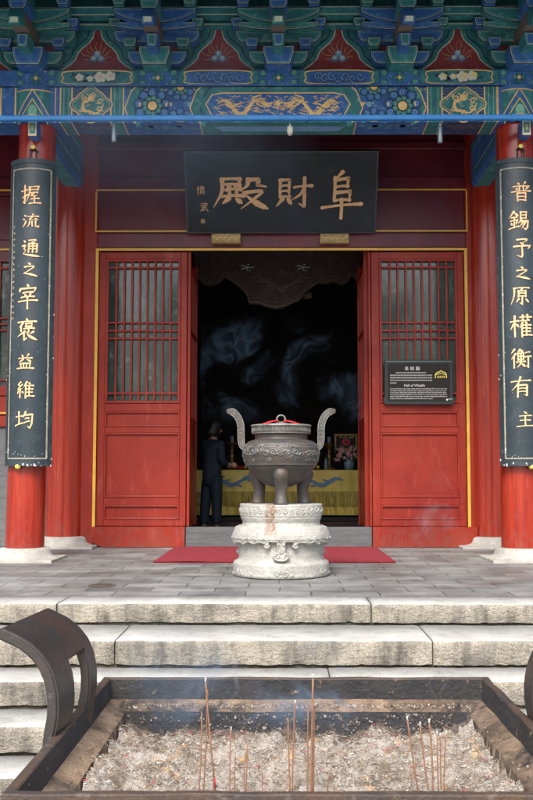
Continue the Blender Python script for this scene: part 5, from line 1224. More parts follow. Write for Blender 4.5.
def skinned(name, pts, edges, mat_, parent=None, origin=(0, 0, 0), sub=2):
    me = bpy.data.meshes.new(name); me.from_pydata([tuple(p[:3]) for p in pts], edges, []); o = bpy.data.objects.new(name, me); COL.objects.link(o)
    sk = o.modifiers.new('s', 'SKIN'); sk.use_smooth_shade = True
    for v, p in zip(me.skin_vertices[0].data, pts): v.radius = (p[3], p[4] if len(p) > 4 else p[3]); v.use_root = False
    me.skin_vertices[0].data[0].use_root = True
    su = o.modifiers.new('u', 'SUBSURF'); su.levels = sub; su.render_levels = sub
    bpy.context.view_layer.update(); dg = bpy.context.evaluated_depsgraph_get(); m2 = bpy.data.meshes.new_from_object(o.evaluated_get(dg)); bpy.data.objects.remove(o)
    m2.materials.clear(); m2.materials.append(MATS[mat_])
    org = ORG[parent.name] if parent is not None else origin
    for v in m2.vertices: v.co -= Vector(org)
    for p in m2.polygons: p.use_smooth = True
    o = bpy.data.objects.new(name, m2); COL.objects.link(o); ORG[o.name] = org
    if parent is not None: o.parent = parent
    else: o.location = org
    return o
# carved hanging canopy
CY = 13.3; b = MB(on_face(CY)); zt_ = at(281, 236, CY)[1]
edge = [(196, 290), (198, 280), (203, 286), (212, 288), (221, 284), (224, 280), (232, 284), (240, 290), (247, 298), (250, 306), (258, 306), (266, 309), (276, 311), (286, 309), (293, 305), (299, 303), (303, 297), (309, 292), (314, 288), (320, 285), (326, 286), (333, 284), (342, 287), (349, 283), (352, 277), (360, 290)]
sm = smooth([at(x, y-2, CY) for x, y in edge], 3); pts = sm+[(at(362, 240, CY)[0], zt_), (at(194, 240, CY)[0], zt_)]
b.prism(pts, CY, CY+.08, 'carved_wood')
cn = b.build('carved_canopy', origin=(0, CY, zt_)); tag(cn, 'dark carved wooden canopy with scalloped edge hanging inside the doorway', 'canopy')
b = MB(on_face(CY)); b.rib([(x, z+.03) for x, z in sm], .022, 'carved_relief', .015, 0); b.rib([(x, z+.085) for x, z in sm], .010, 'carved_relief', .012, 0)
X, Z = at(281, 289, CY)
for a in (0, 1, 2, 3):
    for s in (-1, 1):
        b.rib(smooth([(X, Z), (X+s*(.08+.05*a), Z+.03+.03*a), (X+s*(.13+.06*a), Z-.02+.06*a), (X+s*(.2+.07*a), Z+.05*a)], 4), [.03]*8+[.022, .018, .012, .008, .004], 'carved_relief', .018+.001*a, 0)
b.poly([(X-.07, Z), (X, Z-.07), (X+.07, Z), (X, Z+.07)], 'carved_relief', .026)
r = random.Random(11)
for k in range(110):
    u = r.uniform(198, 356); v = r.uniform(254, 302 if 240 < u < 312 else 280); x_, z_ = at(u, v, CY); spiral(b, x_, z_, r.uniform(.025, .055), 'carved_relief', .012+.0002*k, 1.5, .2, r.choice((-1, 1)), r.random()*6)
for x_, y_ in ((218, 262), (333, 262)): 
    q = at(x_, y_, CY)
    for k in range(3): spiral(b, q[0], q[1], .12-.03*k, 'carved_relief', .024+.001*k, 1.2, .16, 1, k)
for x_, y_ in ((247, 268), (303, 268)):
    q = at(x_, y_, CY)
    for k in range(5): b.rib(smooth([(q[0], q[1]), (q[0]+.07*cos(k*1.2), q[1]+.04*sin(k*1.2)), (q[0]+.11*cos(k*1.2+.4), q[1]+.05*sin(k*1.2+.4))], 3), [.012]*5+[.006, .003], 'paint_outline', .030+.0005*k)
b.build('carving', cn)
# canopy hangers so it is carried by the ceiling
b = MB(); 
for x in (-.9, .9): b.tube([(x, CY+.04, zt_-.02), (x, CY+.04, 5.2)], .015, 'dark_wood')
b.build('hanger', cn)

# person inside, seen from behind at three quarters, looking right
FX, FY_ = at(212.0, 500, 14.5)[0], 14.5; FZ = .02; Hh = at(211, 424.5, 14.5)[1]-FZ; k = Hh/1.65
per = thing('person', 'person in a dark suit standing in the doorway, face turned right towards the altar', 'person', (FX, FY_, FZ))
def B(x, y, z, *r): return (FX+x*k, FY_+y*k, FZ+z*k)+tuple(q*k for q in r)
# x to the right, y away from the viewer; the figure faces away to the right, shoulders along (1, -1)
body = [B(0, 0, .92, .11), B(0, 0, 1.06, .11), B(0, .0, 1.24, .12), B(.01, .0, 1.36, .09), B(.02, .01, 1.43, .048), B(.035, .02, 1.49, .05), B(.05, .03, 1.555, .082), B(.05, .03, 1.60, .068),
        B(-.13, .13, 1.36, .035), B(-.12, .20, 1.10, .032), B(.12, .26, 1.04, .028), B(.20, .24, 1.03, .03),
        B(.14, -.12, 1.35, .035), B(.15, -.14, 1.09, .032), B(.25, .0, 1.03, .028), B(.29, .06, 1.03, .03),
        B(.06, -.06, .84, .06), B(.08, -.05, .48, .045), B(.07, -.05, .09, .03), B(.10, -.02, .06, .025),
        B(-.06, .06, .84, .06), B(-.10, .06, .48, .045), B(-.13, .06, .09, .03), B(-.10, .09, .06, .025)]
ed = [(0, 1), (1, 2), (2, 3), (3, 4), (4, 5), (5, 6), (6, 7), (3, 8), (8, 9), (9, 10), (10, 11), (3, 12), (12, 13), (13, 14), (14, 15), (0, 16), (16, 17), (17, 18), (18, 19), (0, 20), (20, 21), (21, 22), (22, 23)]
skinned('body', body, ed, 'skin', per)
b = MB(); hx, hy, hz = FX+.052*k, FY_+.028*k, FZ+1.565*k            # nose, lips, ear, brow on the face turned right
b.add([(hx+.074*k, hy-.012*k, hz+.0), (hx+.074*k, hy+.012*k, hz), (hx+.104*k, hy, hz-.022*k), (hx+.076*k, hy, hz+.03*k), (hx+.074*k, hy, hz-.034*k)], [(0, 2, 3), (1, 3, 2), (0, 4, 2), (1, 2, 4)], 'skin', True)
b.tube([(hx+.066*k, hy-.025*k, hz-.052*k), (hx+.082*k, hy, hz-.052*k), (hx+.066*k, hy+.025*k, hz-.052*k)], .006, 'ribbon_red')
b.tube([(hx-.01*k, hy-.080*k, hz+.018*k), (hx-.018*k, hy-.090*k, hz+.0), (hx-.008*k, hy-.080*k, hz-.03*k)], [.008, .014, .007], 'skin')
for q in (-.03, .03): b.tube([(hx+.070*k, hy+q*k-.01, hz+.012*k), (hx+.076*k, hy+q*k, hz+.013*k), (hx+.070*k, hy+q*k+.01, hz+.012*k)], .006, 'hair'); b.tube([(hx+.070*k, hy+q*k-.015, hz+.032*k), (hx+.078*k, hy+q*k, hz+.036*k), (hx+.070*k, hy+q*k+.015, hz+.032*k)], .004, 'hair')
b.build('face', per)
jk = [B(-.01, 0, .66, .150), B(0, 0, .84, .165), B(0, 0, 1.0, .155), B(0, 0, 1.20, .165), B(.005, 0, 1.34, .125), B(.02, .01, 1.415, .062),
      B(-.13, .12, 1.345, .075), B(-.13, .20, 1.09, .060), B(.10, .26, 1.04, .048), B(.135, -.12, 1.335, .080), B(.155, -.145, 1.08, .066), B(.24, -.015, 1.035, .050)]
skinned('jacket', jk, [(0, 1), (1, 2), (2, 3), (3, 4), (4, 5), (4, 6), (6, 7), (7, 8), (4, 9), (9, 10), (10, 11)], 'suit', per)
tr = [B(0, 0, .88, .115), B(.06, -.06, .76, .115), B(.08, -.05, .48, .088), B(.075, -.05, .09, .074), B(-.06, .06, .76, .115), B(-.10, .06, .48, .088), B(-.135, .06, .09, .074)]
skinned('trousers', tr, [(0, 1), (1, 2), (2, 3), (0, 4), (4, 5), (5, 6)], 'suit', per)
for q in (B(.07, -.05, .045), B(-.13, .06, .045)): skinned('shoe', [(q[0]-.03, q[1], FZ+.05, .045), (q[0]+.06, q[1], FZ+.042, .042), (q[0]+.16, q[1], FZ+.035, .034)], [(0, 1), (1, 2)], 'shoe', per, sub=1)
hr = [B(.005, .005, 1.575, .105), B(.03, .02, 1.635, .098), B(.095, .035, 1.648, .055), B(-.015, .0, 1.49, .062)]
skinned('hair', hr, [(0, 1), (1, 2), (0, 3)], 'hair', per)
for bx in (B(.295, .06, 1.03), B(.205, .24, 1.03)):      # five short fingers
    for q in range(5):
        a = -.35+.2*q; ln = (.05, .07, .075, .07, .055)[q]; s_ = Vector(bx[:3])+Vector((.015, 0, .018*(2-q)*.6))
        m_ = s_+Vector((cos(a)*ln*.6, .01, sin(-a)*ln*.4)); e_ = m_+Vector((ln*.35, .012, -.012)); bb = MB(); bb.tube([s_[:], m_[:], e_[:]], [.009, .008, .006], 'skin', 7); bb.build('finger', per)

# ================================================================== FOREGROUND INCENSE TROUGH
TZ = 0.0; X0, X1 = -.748, .868; Y0, Y1 = 2.684, 4.20
tro = thing('incense_trough', 'large rectangular rusty iron incense trough full of ash in the foreground', 'incense burner', ((X0+X1)/2, (Y0+Y1)/2, GZ))
def rect_loft(mb, rings, mats_, nseg=80):
    """rings of (inset, z); frame running round the trough"""
    def ring(d, z):
        x0, x1, y0, y1 = X0+d, X1-d, Y0+d, Y1-d; pts = []
        for (ax, ay), (bx, by) in (((x0, y0), (x1, y0)), ((x1, y0), (x1, y1)), ((x1, y1), (x0, y1)), ((x0, y1), (x0, y0))):
            for i in range(nseg):
                t_ = i/nseg; x, y = ax+(bx-ax)*t_, ay+(by-ay)*t_
                n_ = noise.noise((x*7, y*7, z*9+d*10))*.0035
                cdist = 0 if i else 1
                pts.append((x+n_, y+n_*.8, z+n_*.8))
        return pts
    R_ = [ring(d, z) for d, z in rings]; n = 4*nseg
    for j in range(len(R_)-1):
        for sd_ in range(4):
            m_ = mats_[j] if not isinstance(mats_[j], tuple) else mats_[j][sd_]
            mb.add(R_[j]+R_[j+1], [(i, (i+1) % n, n+(i+1) % n, n+i) for i in range(sd_*nseg, sd_*nseg+nseg)], m_, False)
b = MB()
rect_loft(b, [(.10, -.52), (.03, -.30), (-.004, -.035), (-.004, -.004), (.0, .0), (.026, .0), (.030, -.004), (.033, -.040), (.036, -.084)],
          ['trough_iron']*4+['trough_iron', 'trough_iron', 'trough_soot', 'trough_soot'])
rect_loft(b, [(.036, -.084), (.085, -.108), (.108, -.118)], ['trough_ledge', 'trough_ledge'])
ts = ('trough_side', 'trough_side', 'trough_soot', 'trough_side')
rect_loft(b, [(.108, -.118), (.116, -.17), (.150, -.30)], [ts, ts])
b.box(X0+.11, X1-.11, Y0+.11, Y1-.11, -.53, -.50, 'trough_iron')
b.build('basin', tro)
for lx in (X0+.2, X1-.2):
    for ly in (Y0+.2, Y1-.2):
        b = MB(); b.tube([(lx, ly, -.50), (lx*1.02, ly, -.62), (lx*1.04, ly, -.75), (lx*1.05, ly, GZ+.002)], [.07, .06, .05, .07], 'trough_iron', 16); b.build('leg', tro)
def plate_handle(sg):
    xr = X0+.02 if sg < 0 else X1-.02
    def fx(x): return x if sg < 0 else (X0+X1)-x
    prof = smooth([(-.748, -.09), (-.741, 0.0), (-.731, .07), (-.736, .15), (-.765, .228), (-.826, .290), (-.915, .334)], 6)
    th = .038; b = MB(); n = len(prof); lean = lambda y: (y-3.5)*.07
    ys = [3.25+.5*i/20 for i in range(21)]
    i_lo, i_hi = int(n*.13), int(n*.60)
    def pt_(i, j, s):
        t_ = Vector((prof[min(i+1, n-1)][0]-prof[max(i-1, 0)][0], prof[min(i+1, n-1)][1]-prof[max(i-1, 0)][1])).normalized(); nn_ = Vector((t_.y, -t_.x))
        wv = 1
        yy = ys[j]
        p = Vector(prof[i])+nn_*s*th/2; q_ = .0015*noise.noise((i*.7, j*.9, s))
        return (fx(p.x+lean(yy)+q_), yy, p.y+q_)
    F_ = [[pt_(i, j, 1) for j in range(21)] for i in range(n)]; K_ = [[pt_(i, j, -1) for j in range(21)] for i in range(n)]
    solid = lambda i, j: not (i_lo <= i < i_hi and 8 <= j < 16)
    for i in range(n-1):
        for j in range(20):
            if not solid(i, j): continue
            b.add([F_[i][j], F_[i][j+1], F_[i+1][j+1], F_[i+1][j]], [(0, 1, 2, 3)], 'trough_handle', True); b.add([K_[i][j], K_[i][j+1], K_[i+1][j+1], K_[i+1][j]], [(0, 3, 2, 1)], 'trough_handle', True)
            for (di, dj, A_, B_) in ((-1, 0, (i, j), (i, j+1)), (1, 0, (i+1, j), (i+1, j+1)), (0, -1, (i, j), (i+1, j)), (0, 1, (i, j+1), (i+1, j+1))):
                ii, jj = i+di, j+dj
                if ii < 0 or ii >= n-1 or jj < 0 or jj >= 20 or not solid(ii, jj):
                    b.add([F_[A_[0]][A_[1]], F_[B_[0]][B_[1]], K_[B_[0]][B_[1]], K_[A_[0]][A_[1]]], [(0, 1, 2, 3)], 'trough_handle')
    o = b.build('handle', tro)
    bm = bmesh.new(); bm.from_mesh(o.data); bmesh.ops.remove_doubles(bm, verts=bm.verts, dist=.0003)
    bmesh.ops.recalc_face_normals(bm, faces=bm.faces)
    be = [e for e in bm.edges if len(e.link_faces) == 2 and e.calc_face_angle(0) > .9]
    bmesh.ops.bevel(bm, geom=be, offset=.007, segments=3, affect='EDGES')
    for f in bm.faces: f.smooth = True
    bm.to_mesh(o.data); bm.free()
    try: o.data.set_sharp_from_angle(angle=radians(40))
    except Exception: pass
    return o
plate_handle(-1); hr_ = plate_handle(1); hr_.location = (.038, -.23, 0)

# ash bed with litter
b = MB(); nx, ny_ = 260, 230; ax0_, ax1_, ay0, ay1 = X0+.118, X1-.118, Y0+.118, Y1-.118
def ash_z(x, y):
    e = min(x-ax0_, ax1_-x, y-ay0, ay1-y); z = -.182+.024*noise.noise((x*3, y*3, 1))+.042*noise.noise((x*9, y*9, 4))+.026*noise.noise((x*22, y*22, 6))+.011*noise.noise((x*50, y*50, 9))+.007*noise.noise((x*110, y*110, 2))
    return z+.035*max(0, 1-min(x-ax0_, ax1_-x)/.14)**1.5+.012*max(0, (ay1-y)/1.2)-.045*max(0, 1-(ay1-y)/.10)+.05*max(0, noise.noise((x*4.5, y*4.5, 12)))*max(0, 1-(ay1-y)/.45)
vs = [(ax0_+(ax1_-ax0_)*i/nx, ay0+(ay1-ay0)*j/ny_, ash_z(ax0_+(ax1_-ax0_)*i/nx, ay0+(ay1-ay0)*j/ny_)) for j in range(ny_+1) for i in range(nx+1)]
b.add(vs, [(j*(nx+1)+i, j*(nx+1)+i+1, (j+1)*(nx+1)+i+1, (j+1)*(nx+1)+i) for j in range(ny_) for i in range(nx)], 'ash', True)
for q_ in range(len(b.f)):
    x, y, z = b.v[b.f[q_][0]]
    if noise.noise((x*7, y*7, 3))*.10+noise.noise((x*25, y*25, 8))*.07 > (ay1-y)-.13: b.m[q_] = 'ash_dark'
    elif noise.noise((x*12, y*12, 5))+.5*noise.noise((x*40, y*40, 5)) > .52: b.m[q_] = 'ash_tan'
r = random.Random(21)
for k in range(15000):
    x, y = r.uniform(ax0_, ax1_), r.uniform(ay0+.2, ay1); z = ash_z(x, y)
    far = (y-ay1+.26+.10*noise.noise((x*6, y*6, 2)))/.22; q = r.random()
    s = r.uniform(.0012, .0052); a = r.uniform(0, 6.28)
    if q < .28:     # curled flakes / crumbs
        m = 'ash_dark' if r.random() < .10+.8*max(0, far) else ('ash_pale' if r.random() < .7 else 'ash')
        pts = [(x+s*cos(a+t_)*r.uniform(.7, 1.2), y+s*sin(a+t_)*r.uniform(.7, 1.2), z+r.uniform(-.002, s*.9)) for t_ in (0, 1.57, 3.14, 4.71)]+[(x, y, z+s*1.1)]
        b.add(pts, [(0, 1, 4), (1, 2, 4), (2, 3, 4), (3, 0, 4)], m)
    elif q < .93:   # burnt stub
        L_ = r.uniform(.006, .035)**1.0; w_ = r.uniform(.0005, .0012); el = r.uniform(-.1, .6)
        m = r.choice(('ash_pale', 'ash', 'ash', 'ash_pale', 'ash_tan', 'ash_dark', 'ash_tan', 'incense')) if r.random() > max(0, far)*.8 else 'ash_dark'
        d_ = Vector((cos(a)*cos(el), sin(a)*cos(el), sin(el)))*L_; b.tube([(x, y, z+.001), (x+d_.x*.5, y+d_.y*.5, z+.001+d_.z*.5+.002), (x+d_.x, y+d_.y, z+.001+d_.z)], w_, m, 3, False)
    elif q < .938:
        L_ = r.uniform(.008, .025); d_ = Vector((cos(a), sin(a), r.uniform(-.1, .5)))*L_; b.tube([(x, y, z+.001), (x+d_.x, y+d_.y, z+.002+d_.z)], .0013, 'incense_pink', 4, False)
o = b.build('ash', origin=((X0+X1)/2, (Y0+Y1)/2, -.2), fix=False); tag(o, 'pale grey incense ash with burnt stubs filling the iron trough', 'ash', kind='stuff')
# ash crumbs stuck on the ledge and the soot wall
b = MB()
for k in range(2600):
    if k % 2: x, y, z = r.uniform(X0+.10, X1-.10), Y1-.055-r.uniform(0, .065), -.100
    else: x, y, z = r.uniform(X0+.10, X1-.10), Y1-.118-r.uniform(0, .01), r.uniform(-.22, -.125)
    if k % 7 == 0: x, y, z = r.choice((X0+.05+r.random()*.06, X1-.11+r.random()*.06)), r.uniform(Y0+.1, Y1-.1), -.102
    if k % 2 == 0 and noise.noise((x*6, z*14, 3)) < -.05: continue
    if k % 7 == 0: zz = -.085
    s = abs(r.gauss(0, .0028))+.0008; pts = [(x+s*r.uniform(.5, 1.3)*cos(t_), y-.002+s*.6*r.uniform(-1, .3), z+s*.8*sin(t_)+.002) for t_ in (0, 1.57, 3.14, 4.71)]+[(x, y-s*.8-.001, z+s*.5+.003)]
    b.add(pts, [(0, 1, 4), (1, 2, 4), (2, 3, 4), (3, 0, 4)], r.choice(('ash_pale', 'trough_ledge', 'trough_ledge', 'ash')))
b.build('ash_crumbs', tro, fix=False)

# incense sticks: (top x, top y, base x, base y, thickness px)
ST = [(201.8, 712, 198.8, 789, 1.2), (205.5, 679, 216.8, 792, 1.5), (207.5, 690, 203, 791, 1.3), (231, 728, 230, 790, 1.1), (235.5, 752, 235, 789, 1), (247.5, 742, 245, 792, 1.1), (243.5, 760, 245, 790, 1),
      (288, 718, 290.6, 791, 1.2), (295, 701, 291.8, 791, 1.3), (308, 709, 307.5, 791, 1.2), (313, 675, 310, 791, 1.7), (314.2, 709, 313.5, 790, 1.3), (312.5, 690, 312, 791, 1.3),
      (407, 717, 420, 793, 1.5), (420, 723, 429, 793, 1.4), (429, 720, 433, 794, 1.6), (437, 732, 438.5, 793, 1.3), (440, 734, 441, 793, 1.2), (446, 732, 444, 793, 1.3), (410, 770, 413, 793, 1), (414, 764, 418, 793, 1), (330, 770, 325, 793, 1), (334, 784, 332, 795, 1), (210.5, 735, 214, 790, 1.1), (262, 770, 262, 792, .9)]
wh = ['tall', 'thin', 'leaning', 'short']
for i, (tx, ty, bx, by, w_) in enumerate(ST):
    Yb = 3.14+.012*((i*7) % 5)
    (xa, za), (xb_, zb2) = at(bx, by, Yb), at(tx, ty, Yb+.01)
    za = ash_z(xa, Yb)-.01
    rr_ = w_*.5*3.15/F*1.1
    if 13 <= i <= 20: grp, place = 'incense sticks in the right clump', 'right clump of sticks in the ash'
    elif i in (21, 22): grp, place = 'short incense stubs between the clumps', 'between the middle and right clumps'
    elif 7 <= i <= 12: grp, place = 'incense sticks in the middle clump', 'middle clump of sticks in the ash'
    else: grp, place = 'incense sticks in the left clump', 'left clump of sticks in the ash'
    b = MB(); n = 7; rr2 = random.Random(i); bend = rr2.uniform(-.003, .003)
    b.tube([(xa+(xb_-xa)*t_/n+bend*sin(pi*t_/n), Yb+.01*t_/n, za+(zb2-za)*t_/n) for t_ in range(n+1)], rr_, 'incense', 7)
    o = b.build('incense_stick', origin=(xa, Yb, za))
    LBL = {0: 'left one of the two sticks rising straight at the far left clump', 1: 'tallest stick of the left clump, leaning to the left at its top', 2: 'stick crossing behind the tallest stick of the left clump', 3: 'single upright stick just right of the tall left sticks',
           4: 'short stick close beside the single upright stick of the left clump', 5: 'taller one of the small pair of sticks between left and middle clumps', 6: 'shorter one of the small pair of sticks between left and middle clumps', 7: 'left stick of the thin pair just left of the middle clump', 8: 'right taller stick of the thin pair just left of the middle clump',
           9: 'leftmost stick of the middle clump, left of the tallest', 10: 'thickest and tallest stick in the middle of the trough', 11: 'rightmost stick of the middle clump, shorter than its neighbour', 12: 'stick standing right against the tallest stick in the middle clump',
           13: 'thick leaning stick at the left of the right clump', 14: 'second leaning stick from the left in the right clump', 15: 'thickest nearly upright stick of the right clump', 16: 'left one of the two smoking upright sticks in the right clump', 17: 'right one of the two close smoking upright sticks in the right clump', 18: 'rightmost smoking stick of the right clump',
           19: 'shorter outer stub at the left foot of the right clump', 20: 'longer inner stub at the left foot of the right clump', 21: 'short leaning stub between the middle and right clumps', 22: 'tiniest stub beside the short leaning one between middle and right clumps', 23: 'stick standing low between the crossing sticks of the left clump', 24: 'tiny lone stub halfway between the left and middle clumps'}
    tag(o, LBL[i], 'incense stick', 'incense sticks planted in the trough')
    if i in (1, 3, 8, 10, 13, 14, 15, 16, 17, 18):
        e = MB(); e.tube([(xb_, Yb+.01, zb2-.012), (xb_+.0006, Yb+.01, zb2+.004)], rr_*1.2, 'ash_tip', 7); e.build('ash_tip', o)
    if i in (1, 11, 4, 19):
        e = MB(); zz = za+.05; e.tube([(xa+(xb_-xa)*.12, Yb+.001, za+(zb2-za)*.12), (xa+(xb_-xa)*.2, Yb+.002, za+(zb2-za)*.2)], rr_*1.12, 'incense_pink', 7); e.build('stick_foot', o)

# ================================================================== ADDED TREES (unseen, behind the viewer, put in to close off the low sky)
mat('bark', (.09, .07, .05), .9, (.05, .04, .03), 8, stretch=(4, 4, .6), bump=.8)
mat('cypress_leaf', (.035, .075, .028), .7, (.06, .10, .04), 3)
def add_blocker_tree(x, y, hgt, cr, seed, lab):
    t = thing('blocker_tree', lab, 'blocker_tree', (x, y, GZ), 'unseen trees added to block the low sky'); r = random.Random(seed)
    b = MB(); b.tube([(x, y, GZ-.05), (x+.05, y, GZ+hgt*.25), (x-.05, y+.1, GZ+hgt*.6), (x, y, GZ+hgt*.93)], [.42, .32, .2, .05], 'bark', 12)
    tips = []
    for k in range(16):
        z = GZ+hgt*(.26+.66*k/16); a = k*2.4; L_ = cr*(1.0-.55*(k/16)**1.6)*r.uniform(.75, 1.05)
        p = [(x, y, z), (x+cos(a)*L_*.5, y+sin(a)*L_*.5, z+.4), (x+cos(a)*L_, y+sin(a)*L_, z+.7)]; b.tube(p, [.11, .07, .03], 'bark', 6); tips += [(Vector(p[1]), L_*.42), (Vector(p[2]), L_*.42)]
    b.build('trunk', t); b = MB()
    for c, rad in tips:
        for _ in range(190):
            d = Vector((r.gauss(0, 1), r.gauss(0, 1), r.gauss(0, .75))); p = c+d*rad*.62; s = r.uniform(.10, .22); a = Vector((r.uniform(-1, 1), r.uniform(-1, 1), r.uniform(-1, 1))).normalized(); q = a.cross(Vector((r.uniform(-1, 1), .3, r.uniform(-1, 1)))).normalized()
            b.add([(p+a*s)[:], (p+q*s*.5)[:], (p-a*s)[:], (p-q*s*.5)[:]], [(0, 1, 2, 3)], 'cypress_leaf')
    b.build('crown', t, fix=False)
for i, (x, y, h_, c_) in enumerate(((-19, -19, 12.5, 4.2), (-11.5, -24, 12.5, 4.5), (-4, -26, 12, 4.2), (4, -25, 12, 4.4), (11.5, -24, 12.5, 4.4), (19, -19, 12, 4.3), (-21, -6, 11, 4.2), (21, -6, 11.5, 4.2))):
    add_blocker_tree(x, y, h_, c_, i, 'unseen tall cypress added behind the viewer to block the low sky')

# ================================================================== SMOKE
def vol_mat(name, density, col=(.75, .85, 1), noise_scale=None, lo=.45, hi=.75, aniso=.3, fade=None):
    m = bpy.data.materials.new(name); m.use_nodes = True; MATS[name] = m; N = m.node_tree.nodes; L = m.node_tree.links; N.remove(N['Principled BSDF'])
    v = N.new('ShaderNodeVolumePrincipled'); v.inputs['Color'].default_value = lin(col); v.inputs['Density'].default_value = density; v.inputs['Anisotropy'].default_value = aniso
    if noise_scale:
        tc = N.new('ShaderNodeTexCoord'); nz = N.new('ShaderNodeTexNoise'); nz.inputs['Scale'].default_value = noise_scale; nz.inputs['Detail'].default_value = 4; nz.inputs['Distortion'].default_value = 2.2 if density > 1.5 else .8
        L.new(tc.outputs['Object'], nz.inputs['Vector']); mr = N.new('ShaderNodeMapRange'); mr.inputs[1].default_value = lo; mr.inputs[2].default_value = hi; mr.inputs[3].default_value = 0; mr.inputs[4].default_value = density
        L.new(nz.outputs[0], mr.inputs[0]); last = mr.outputs[0]
        for ax_, f0, f1 in (fade or ()):      # density thins out towards the rim of the cloud
            sx_ = N.new('ShaderNodeSeparateXYZ'); L.new(tc.outputs['Object'], sx_.inputs[0]); fr_ = N.new('ShaderNodeMapRange'); fr_.interpolation_type = 'SMOOTHSTEP'
            fr_.inputs[1].default_value = f0; fr_.inputs[2].default_value = f1; L.new(sx_.outputs[ax_], fr_.inputs[0]); mu = N.new('ShaderNodeMath'); mu.operation = 'MULTIPLY'; L.new(last, mu.inputs[0]); L.new(fr_.outputs[0], mu.inputs[1]); last = mu.outputs[0]
        L.new(last, v.inputs['Density'])
    L.new(v.outputs[0], N['Material Output'].inputs['Volume']); return m
vol_mat('smoke_thin', 7.0, (.8, .88, 1)); vol_mat('smoke_strand', 55.0, (.7, .85, 1)); vol_mat('smoke_wisp', 6.0, (.6, .8, 1)); vol_mat('smoke_door', 1.1)
def wisp(pts, rs, m, k=6):
    pts = smooth([Vector(p) for p in pts], k) if len(pts) > 2 else pts; n = len(pts)
    b = MB(); b.tube([tuple(p) for p in pts], [rs[0]+(rs[1]-rs[0])*i/(n-1) for i in range(n)], m, 10); return b
def smooth3(pts, k=6): return smooth(pts, k)
r = random.Random(31)
def stream(name, lab, x, y, Y, hgt, r0, r1, m, seed, sway=.03):
    rr_ = random.Random(seed); X, Z = at(x, y, Y); P_ = [(X, Y, Z)]
    for i in range(1, 7): P_.append((X+rr_.uniform(-1, 1)*sway*i/4, Y+rr_.uniform(-1, 1)*sway*i/5+.01*i, Z+hgt*i/6))
    o = wisp(P_, (r0, r1), m).build(name, origin=(X, Y, Z)); tag(o, lab, 'smoke', 'smoke rising from the incense sticks', 'stuff')
stream('smoke', 'thin blue smoke above the tallest middle stick', 312, 676, 3.16, .10, .001, .012, 'smoke_thin', 1)
stream('smoke', 'thin blue smoke above the leaning sticks of the left clump', 232, 726, 3.16, .20, .001, .013, 'smoke_thin', 2)
stream('smoke', 'thin blue smoke line from the left stick of the right clump', 437, 731, 3.16, .19, .001, .007, 'smoke_thin', 3, .015)
stream('smoke', 'thin blue smoke line from the right stick of the right clump', 446, 731, 3.16, .22, .001, .008, 'smoke_thin', 4, .018)
def wispy(name, dens, col, fades):
    """smoke drawn out into filaments: narrow ridges of a warped noise inside larger puffs"""
    m = bpy.data.materials.new(name); m.use_nodes = True; MATS[name] = m; N = m.node_tree.nodes; L = m.node_tree.links; N.remove(N['Principled BSDF'])
    v = N.new('ShaderNodeVolumePrincipled'); v.inputs['Color'].default_value = lin(col); v.inputs['Anisotropy'].default_value = .2; L.new(v.outputs[0], N['Material Output'].inputs['Volume'])
    tc = N.new('ShaderNodeTexCoord')
    def M(op, a, c=0.0):
        q = N.new('ShaderNodeMath'); q.operation = op
        for k, x in ((0, a), (1, c)):
            if isinstance(x, (int, float)): q.inputs[k].default_value = x
            else: L.new(x, q.inputs[k])
        return q.outputs[0]
    def nz(sc, det, dist, st):
        mp = N.new('ShaderNodeMapping'); mp.inputs['Scale'].default_value = st; L.new(tc.outputs['Object'], mp.inputs[0])
        n = N.new('ShaderNodeTexNoise'); n.inputs['Scale'].default_value = sc; n.inputs['Detail'].default_value = det; n.inputs['Distortion'].default_value = dist; L.new(mp.outputs[0], n.inputs['Vector']); return n.outputs[0]
    ridge = M('POWER', M('SUBTRACT', 1.0, M('MULTIPLY', M('ABSOLUTE', M('SUBTRACT', nz(2.6, 2, 1.6, (1, .35, .8)), .5)), 5.0)), 7.0)
    puff = N.new('ShaderNodeMapRange'); puff.interpolation_type = 'SMOOTHSTEP'; puff.inputs[1].default_value = .46; puff.inputs[2].default_value = .66; L.new(nz(1.5, 3, .6, (1, .6, 1)), puff.inputs[0])
    last = M('MULTIPLY', M('ADD', M('MAXIMUM', ridge, 0.0), .10), puff.outputs[0])
    sx_ = N.new('ShaderNodeSeparateXYZ'); L.new(tc.outputs['Object'], sx_.inputs[0])
    for ax_, f0, f1 in fades:
        fr_ = N.new('ShaderNodeMapRange'); fr_.interpolation_type = 'SMOOTHSTEP'; fr_.inputs[1].default_value = f0; fr_.inputs[2].default_value = f1; L.new(sx_.outputs[ax_], fr_.inputs[0]); last = M('MULTIPLY', last, fr_.outputs[0])
    L.new(M('MULTIPLY', last, dens), v.inputs['Density'])
wispy('smoke_cloud', 5.5, (.45, .70, 1), ((2, 1.35, .8), (2, -.15, .35)))
b = MB(); b.box(-1.03, 1.02, 12.25, 12.65, .8, 3.0, 'smoke_cloud'); o = b.build('smoke', origin=(0, 12.45, 1.6)); tag(o, 'wispy bluish smoke curling across the whole dark doorway', 'smoke', None, 'stuff')
wispy('trough_smoke', 5.0, (.5, .72, 1), ((2, .24, .05), (2, -.22, -.10), (0, -.75, -.4), (0, .75, .4)))
b = MB(); b.box(-.65, .85, 3.72, 4.02, -.12, .34, 'trough_smoke'); o = b.build('smoke', origin=(.1, 3.87, .06)); tag(o, 'low bluish smoke lying along the far inner wall of the iron trough', 'smoke', None, 'stuff')
wispy('door_smoke', 2.6, (.8, .88, 1), ((2, .45, .1), (2, -.6, -.3), (0, -.32, -.1), (0, .35, .1)))
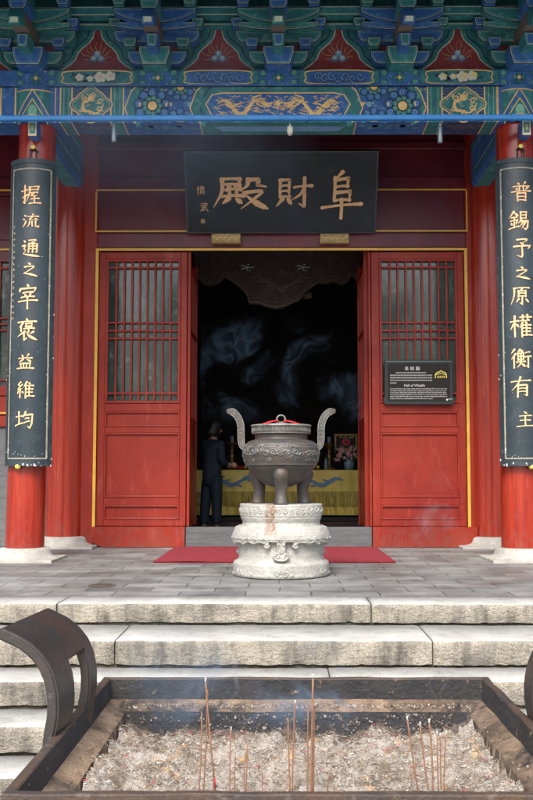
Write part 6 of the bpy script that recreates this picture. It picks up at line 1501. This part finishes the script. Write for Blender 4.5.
X_, Z_ = at(437, 500, 11.35); b = MB(); b.box(X_-.4, X_+.4, 11.25, 11.5, Z_-.6, Z_+.5, 'door_smoke'); o = b.build('smoke', origin=(X_, 11.37, Z_)); tag(o, 'faint white wisp of smoke before the lower panel of the right door', 'smoke', None, 'stuff')
vol_mat('veranda_smoke', .6, (.60, .72, 1), .9, .36, .74, fade=((2, .15, .95), (0, 2.2, 1.0), (0, -2.4, -1.2)))
vol_mat('eave_smoke', .34, (.50, .72, 1), .8, .36, .72, fade=((2, -1.2, -.3), (0, 1.3, .2), (0, -1.6, -.9)))
b = MB(); b.box(-2.35, .6, 8.35, 8.85, 3.1, 4.9, 'eave_smoke'); o = b.build('smoke', origin=(-.8, 8.6, 4.2)); tag(o, 'thin blue veil of smoke drifting up before the painted eaves at the upper left', 'smoke', None, 'stuff')
b = MB(); b.box(-2.3, 2.2, 10.3, 10.95, 3.0, 4.3, 'veranda_smoke'); o = b.build('smoke', origin=(0, 10.6, 3)); tag(o, 'bluish incense haze hanging before the black plaque under the eaves', 'smoke', None, 'stuff')

# ================================================================== LIGHT
EL, AZI = radians(46), radians(192)
w = bpy.data.worlds.new('World'); SC.world = w; w.use_nodes = True; N = w.node_tree.nodes; L = w.node_tree.links
sky = N.new('ShaderNodeTexSky'); sky.sky_type = 'NISHITA'; sky.sun_disc = False; sky.sun_elevation = EL; sky.sun_rotation = AZI; sky.dust_density = 3; sky.air_density = 1
hs = N.new('ShaderNodeHueSaturation'); hs.inputs['Saturation'].default_value = .55; L.new(sky.outputs[0], hs.inputs['Color']); L.new(hs.outputs[0], N['Background'].inputs['Color']); N['Background'].inputs['Strength'].default_value = .13
sd = bpy.data.lights.new('sun', 'SUN'); sd.energy = 1.5; sd.angle = radians(22); sd.color = (1, .95, .88); so = bpy.data.objects.new('sun', sd); COL.objects.link(so)
dirv = Vector((sin(AZI)*cos(EL), cos(AZI)*cos(EL), sin(EL)))      # towards the sun: behind the viewer
so.rotation_euler = dirv.to_track_quat('Z', 'Y').to_euler(); so.location = dirv*50
SC.view_settings.view_transform = 'Standard'; SC.view_settings.look = 'None'; SC.view_settings.gamma = 1; SC.view_settings.exposure = 1.45
SC.view_settings.use_curve_mapping = False
SC.render.engine = 'CYCLES'; SC.cycles.use_denoising = True; SC.cycles.volume_step_rate = 2; SC.cycles.volume_max_steps = 96; SC.cycles.max_bounces = 8
